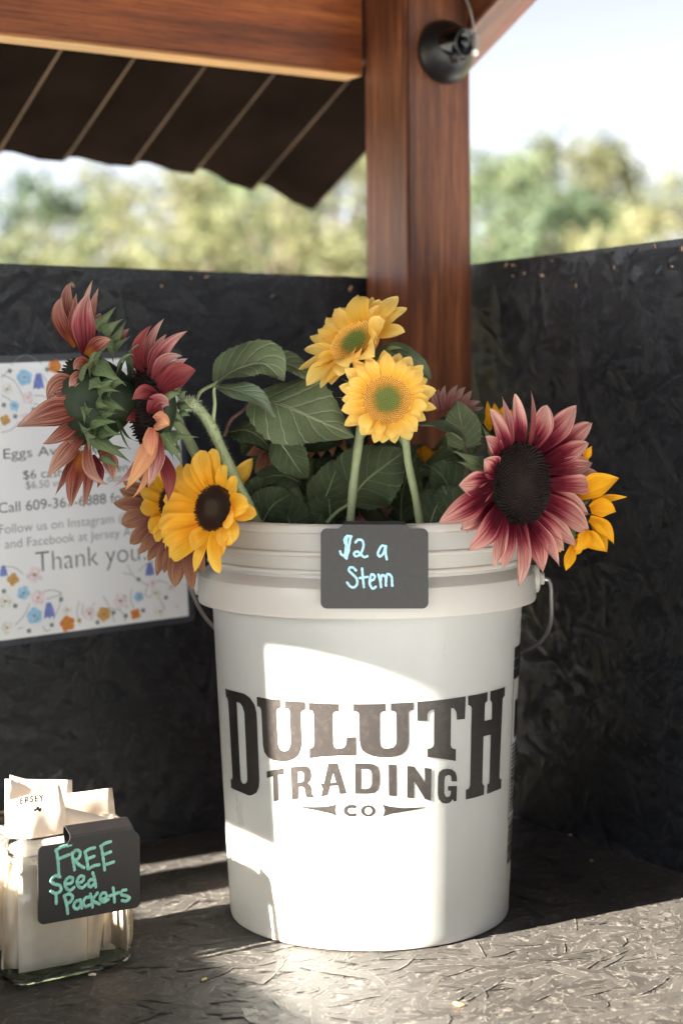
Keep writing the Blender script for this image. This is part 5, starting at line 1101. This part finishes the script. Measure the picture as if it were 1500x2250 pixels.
# gold flower in the shade right of the stems
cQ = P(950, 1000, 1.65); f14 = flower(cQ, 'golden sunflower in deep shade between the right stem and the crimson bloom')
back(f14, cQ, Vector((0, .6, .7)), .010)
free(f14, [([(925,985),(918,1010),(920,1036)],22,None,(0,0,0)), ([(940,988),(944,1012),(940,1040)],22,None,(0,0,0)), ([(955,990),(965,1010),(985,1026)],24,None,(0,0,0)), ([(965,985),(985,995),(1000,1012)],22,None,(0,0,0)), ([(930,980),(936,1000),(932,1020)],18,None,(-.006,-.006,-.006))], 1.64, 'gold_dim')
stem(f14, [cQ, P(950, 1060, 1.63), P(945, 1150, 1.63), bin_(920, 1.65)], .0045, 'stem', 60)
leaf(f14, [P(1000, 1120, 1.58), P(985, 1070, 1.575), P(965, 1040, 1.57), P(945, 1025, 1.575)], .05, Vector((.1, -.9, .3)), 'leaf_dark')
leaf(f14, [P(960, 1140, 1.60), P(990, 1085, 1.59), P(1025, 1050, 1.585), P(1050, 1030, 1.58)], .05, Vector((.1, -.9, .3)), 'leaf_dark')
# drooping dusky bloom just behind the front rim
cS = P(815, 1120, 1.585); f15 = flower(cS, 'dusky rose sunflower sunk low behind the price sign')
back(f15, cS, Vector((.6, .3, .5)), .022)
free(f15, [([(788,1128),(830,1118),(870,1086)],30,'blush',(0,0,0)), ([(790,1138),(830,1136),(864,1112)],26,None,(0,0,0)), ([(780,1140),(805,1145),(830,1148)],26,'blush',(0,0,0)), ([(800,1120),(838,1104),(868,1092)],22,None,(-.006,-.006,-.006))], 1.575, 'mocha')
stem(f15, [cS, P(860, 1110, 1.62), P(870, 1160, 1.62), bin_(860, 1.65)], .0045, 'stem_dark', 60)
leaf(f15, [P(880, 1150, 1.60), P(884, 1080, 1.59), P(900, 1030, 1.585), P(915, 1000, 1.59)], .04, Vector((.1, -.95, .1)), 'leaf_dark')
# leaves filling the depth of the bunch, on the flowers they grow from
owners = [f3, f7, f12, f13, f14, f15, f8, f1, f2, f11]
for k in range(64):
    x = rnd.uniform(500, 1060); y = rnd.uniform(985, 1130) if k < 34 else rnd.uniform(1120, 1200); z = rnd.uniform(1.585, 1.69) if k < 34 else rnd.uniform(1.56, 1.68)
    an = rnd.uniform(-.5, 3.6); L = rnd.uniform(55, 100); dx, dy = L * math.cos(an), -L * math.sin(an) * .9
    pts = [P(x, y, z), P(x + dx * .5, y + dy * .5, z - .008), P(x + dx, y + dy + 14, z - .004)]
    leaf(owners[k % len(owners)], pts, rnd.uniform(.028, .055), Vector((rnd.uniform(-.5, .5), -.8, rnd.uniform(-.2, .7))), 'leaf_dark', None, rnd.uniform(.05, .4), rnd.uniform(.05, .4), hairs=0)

# ------------------------------------------------------------------ specks lying on the counter
for k, (px, py, s, c, lab) in enumerate([(200, 2144, .0022, (0.6, 0.5, 0.4), 'pale crumb on the counter in front of the glass jar'), (448, 2154, .0020, (0.5, 0.4, 0.12), 'yellowish bit on the counter at the edge of the sunlight'), (1008, 2210, .0028, (0.5, 0.26, 0.1), 'orange brown bit in the sun at the front of the counter'), (1252, 1836, .0014, (0.6, 0.55, 0.45), 'pale crumb at the foot of the right wall'), (1298, 1892, .0012, (0.6, 0.45, 0.2), 'tiny crumb on the shaded counter right of the bucket')]):
    p = on_plane(px, py, Vector((0, 0, 0)), UP); bm = bmesh.new(); bmesh.ops.create_icosphere(bm, subdivisions=2, radius=s)
    for v in bm.verts:
        j = 1 + .35 * math.sin(v.co.x * 900 + k) * math.cos(v.co.y * 700 + 2 * k); v.co = Vector((v.co.x * 1.7 * j, v.co.y * j, v.co.z * .55 * j + s * .5))
    me = bpy.data.meshes.new('crumb'); bm.to_mesh(me); bm.free(); me.materials.append(plain('crumb_%s' % 'abcde'[k], c, .7, .3, 0, .3, 400))
    o = bpy.data.objects.new('crumb', me); C.objects.link(o); o.location = p; o.rotation_euler = (0, 0, k * 1.3); tag(o, lab, 'crumb')

# ------------------------------------------------------------------ trees behind
def foliage(name, c1, c2, c3):
    m, n, l, p = mat(name)
    no = N(n, 'TexNoise', Scale=1.1, Detail=4.0); l.new(coords(n, l), no.inputs['Vector'])
    oi = n.new('ShaderNodeObjectInfo')
    v = math_n(n, l, 'ADD', no.outputs[0], math_n(n, l, 'MULTIPLY', math_n(n, l, 'SUBTRACT', oi.outputs['Random'], .5), .25))
    r = ramp(n, [(.35, c1), (.5, c2), (.66, c3)]); l.new(v, r.inputs[0]); l.new(r.outputs[0], p.inputs['Base Color']); setp(p, None, .6, .3)
    tr = n.new('ShaderNodeBsdfTranslucent'); l.new(r.outputs[0], tr.inputs[0]); mx = n.new('ShaderNodeMixShader'); mx.inputs[0].default_value = .45
    l.new(p.outputs[0], mx.inputs[1]); l.new(tr.outputs[0], mx.inputs[2]); l.new(mx.outputs[0], n['Material Output'].inputs[0]); return m
FOL = {'green': foliage('green_foliage', (0.055, 0.085, 0.050), (0.085, 0.12, 0.066), (0.14, 0.17, 0.09)), 'olive': foliage('olive_foliage', (0.085, 0.10, 0.052), (0.13, 0.14, 0.07), (0.18, 0.175, 0.095)), 'straw': foliage('straw_foliage', (0.11, 0.125, 0.06), (0.16, 0.165, 0.082), (0.21, 0.20, 0.11))}
bark = plain('bark', (0.09, 0.07, 0.055), .9, .2, 0, .3, 6)
def tree_mesh(kind, h, crown_w, n_clump, per, base, seed):
    r = random.Random(seed); tk = MB()
    tube(tk, [(0, 0, 0), (.1, .05, h * .25), (.05, -.05, h * .5), (0, 0, h * .85)], [h * .03, h * .024, h * .016, .03], 10)
    cl = []
    for i in range(n_clump):
        a = r.random() * 6.283; f = r.random(); z = base + (h - base) * (.08 + .9 * f)
        wz = crown_w * (math.sin(math.pi * min(.98, .18 + .78 * f)) ** .7); rr_ = wz * math.sqrt(r.random()) * .95
        cl.append((rr_ * math.cos(a), rr_ * math.sin(a), z, r.uniform(.45, .95) * h / 8))
    for c in cl[:14]: tube(tk, [(0, 0, c[2] * .55), (c[0] * .5, c[1] * .5, c[2] * .8), (c[0], c[1], c[2])], [h * .010, h * .006, .015], 6)
    cr = MB(); V = []; F = []
    for (x, y, z, s) in cl:
        for _ in range(per):
            d = Vector((r.gauss(0, 1), r.gauss(0, 1), r.gauss(0, .75))); d = d.normalized() * s * r.random() ** .45
            c = Vector((x, y, z)) + d; q = r.uniform(.05, .11) * h / 8
            u = Vector((r.gauss(0, 1), r.gauss(0, 1), r.gauss(0, 1))).normalized(); v = u.cross(Vector((r.gauss(0, 1), r.gauss(0, 1), r.gauss(0, 1)))).normalized()
            o = len(V); V += [c - u * q * 1.5, c - v * q * .7, c + u * q * 1.5, c + v * q * .7]; F.append((o, o + 1, o + 2, o + 3))
    cr.add(V, F); return tk, cr
def make_tree(name, kind, h, cw, nc, per, base, seed, label, cat, group):
    t = empty(name, (0, 0, 0), label, cat, group); a, b = tree_mesh(kind, h, cw, nc, per, base, seed)
    a.build('trunk', bark, t); b.build('crown', FOL[kind], t, smooth=False); return t
def copy_tree(src, label):
    t = src.copy(); C.objects.link(t); t['label'] = label
    for ch in src.children:
        c = ch.copy(); C.objects.link(c); c.parent = t
    return t
protos = [make_tree('tree', 'green', 8, 2.6, 46, 90, 1.6, 1, 'x', 'tree', 'trees beyond the stand'), make_tree('tree', 'olive', 8, 2.3, 40, 90, 1.2, 2, 'x', 'tree', 'trees beyond the stand'), make_tree('tree', 'olive', 8, 3.0, 24, 60, 2.0, 3, 'x', 'tree', 'trees beyond the stand'), make_tree('bush', 'straw', 4, 2.6, 34, 90, .3, 4, 'x', 'bush', 'bushes in front of the trees')]
used = set()
def place(pi, px, top, d, lab, rz, wsc=1.0):
    H = (PY0 - top) / FPX * d + CAMZ - GZ; src = protos[pi]
    if pi in used: t = copy_tree(src, lab)
    else: t = src; t['label'] = lab; used.add(pi)
    h0 = 4 if pi == 3 else 8; s = H / h0 / 0.97; t.location = ((px - PX0) / FPX * d, d, GZ); t.scale = (s * wsc, s * wsc, s); t.rotation_euler = (0, 0, rz)
TR = [
 (0, 1075, 335, 38, 'dark green tree rising just right of the corner post'), (1, 1195, 345, 42, 'olive tree second from the corner post at right'), (1, 1295, 338, 44, 'tan olive tree third from the corner post at right'),
 (0, 1210, 420, 34, 'low green tree in front of the olive trees at right'), (1, 1372, 378, 45, 'olive tree on the slope of the treeline at right'), (2, 1480, 405, 48, 'thin tree at the right edge of the view'), (0, 1330, 455, 38, 'small green tree before the falling treeline at right'),
 (2, -30, 425, 40, 'loose tree at the far left edge with sky above it'), (0, 110, 392, 36, 'green tree under the left end of the eave'), (2, 215, 390, 42, 'airy tree with sky gaps left of the notch in the eave'), (2, 300, 440, 34, 'airy tree below the notch of sky under the eave'),
 (1, 420, 398, 40, 'olive tree below the middle of the eave'), (0, 520, 355, 44, 'green tree behind the middle of the eave'), (1, 620, 350, 38, 'olive tree left of the drooping roof corner'), (0, 735, 300, 42, 'green tree between the roof corner and the corner post'), (2, 820, 330, 40, 'tree mostly hidden behind the corner post'), (1, 950, 360, 46, 'tree wholly behind the corner post')]
for k, (pi, px, top, d, lab) in enumerate(TR): place(pi, px, top, d, lab, k * 1.7, 1.0 if pi != 2 else .9)
for k, (px, top, d, lab) in enumerate([(240, 515, 26, 'straw coloured bush low behind the back wall at left'), (465, 480, 27, 'pale yellow bush behind the middle of the back wall'), (600, 495, 28, 'straw bush right of the pale yellow bush'), (720, 520, 30, 'straw bush next to the corner post on its left'), (1420, 490, 30, 'straw coloured bush above the right wall'), (1500, 470, 32, 'straw bush at the right edge above the wall'), (60, 520, 28, 'low straw bush at the left edge')]): place(3, px, top, d, lab, k * 2.1)
# the wood goes on to both sides of the view: one mass of crowns and one of trunks
tkA, crA = MB(), MB(); rw = random.Random(5)
for px in [-1500, -1300, -1120, -950, -800, -650, -500, -360, -230, 1640, 1760, 1890, 2030, 2180, 2340, 2520, 2720]:
    tk, cr = tree_mesh('olive', rw.uniform(6.5, 8.0), rw.uniform(2.6, 3.2), 26, 55, 1.0, int(px) % 97)
    d = rw.uniform(36, 46); off = Vector(((px - PX0) / FPX * d, d, GZ))
    tkA.add([v + off for v in tk.v], tk.f); crA.add([v + off for v in cr.v], cr.f)
fw = mesh('far_wood', crA.v + tkA.v, crA.f + [tuple(i + len(crA.v) for i in q) for q in tkA.f], [FOL['olive'], bark], None, None, False, None, [0] * len(crA.f) + [1] * len(tkA.f))
tag(fw, kind='stuff')
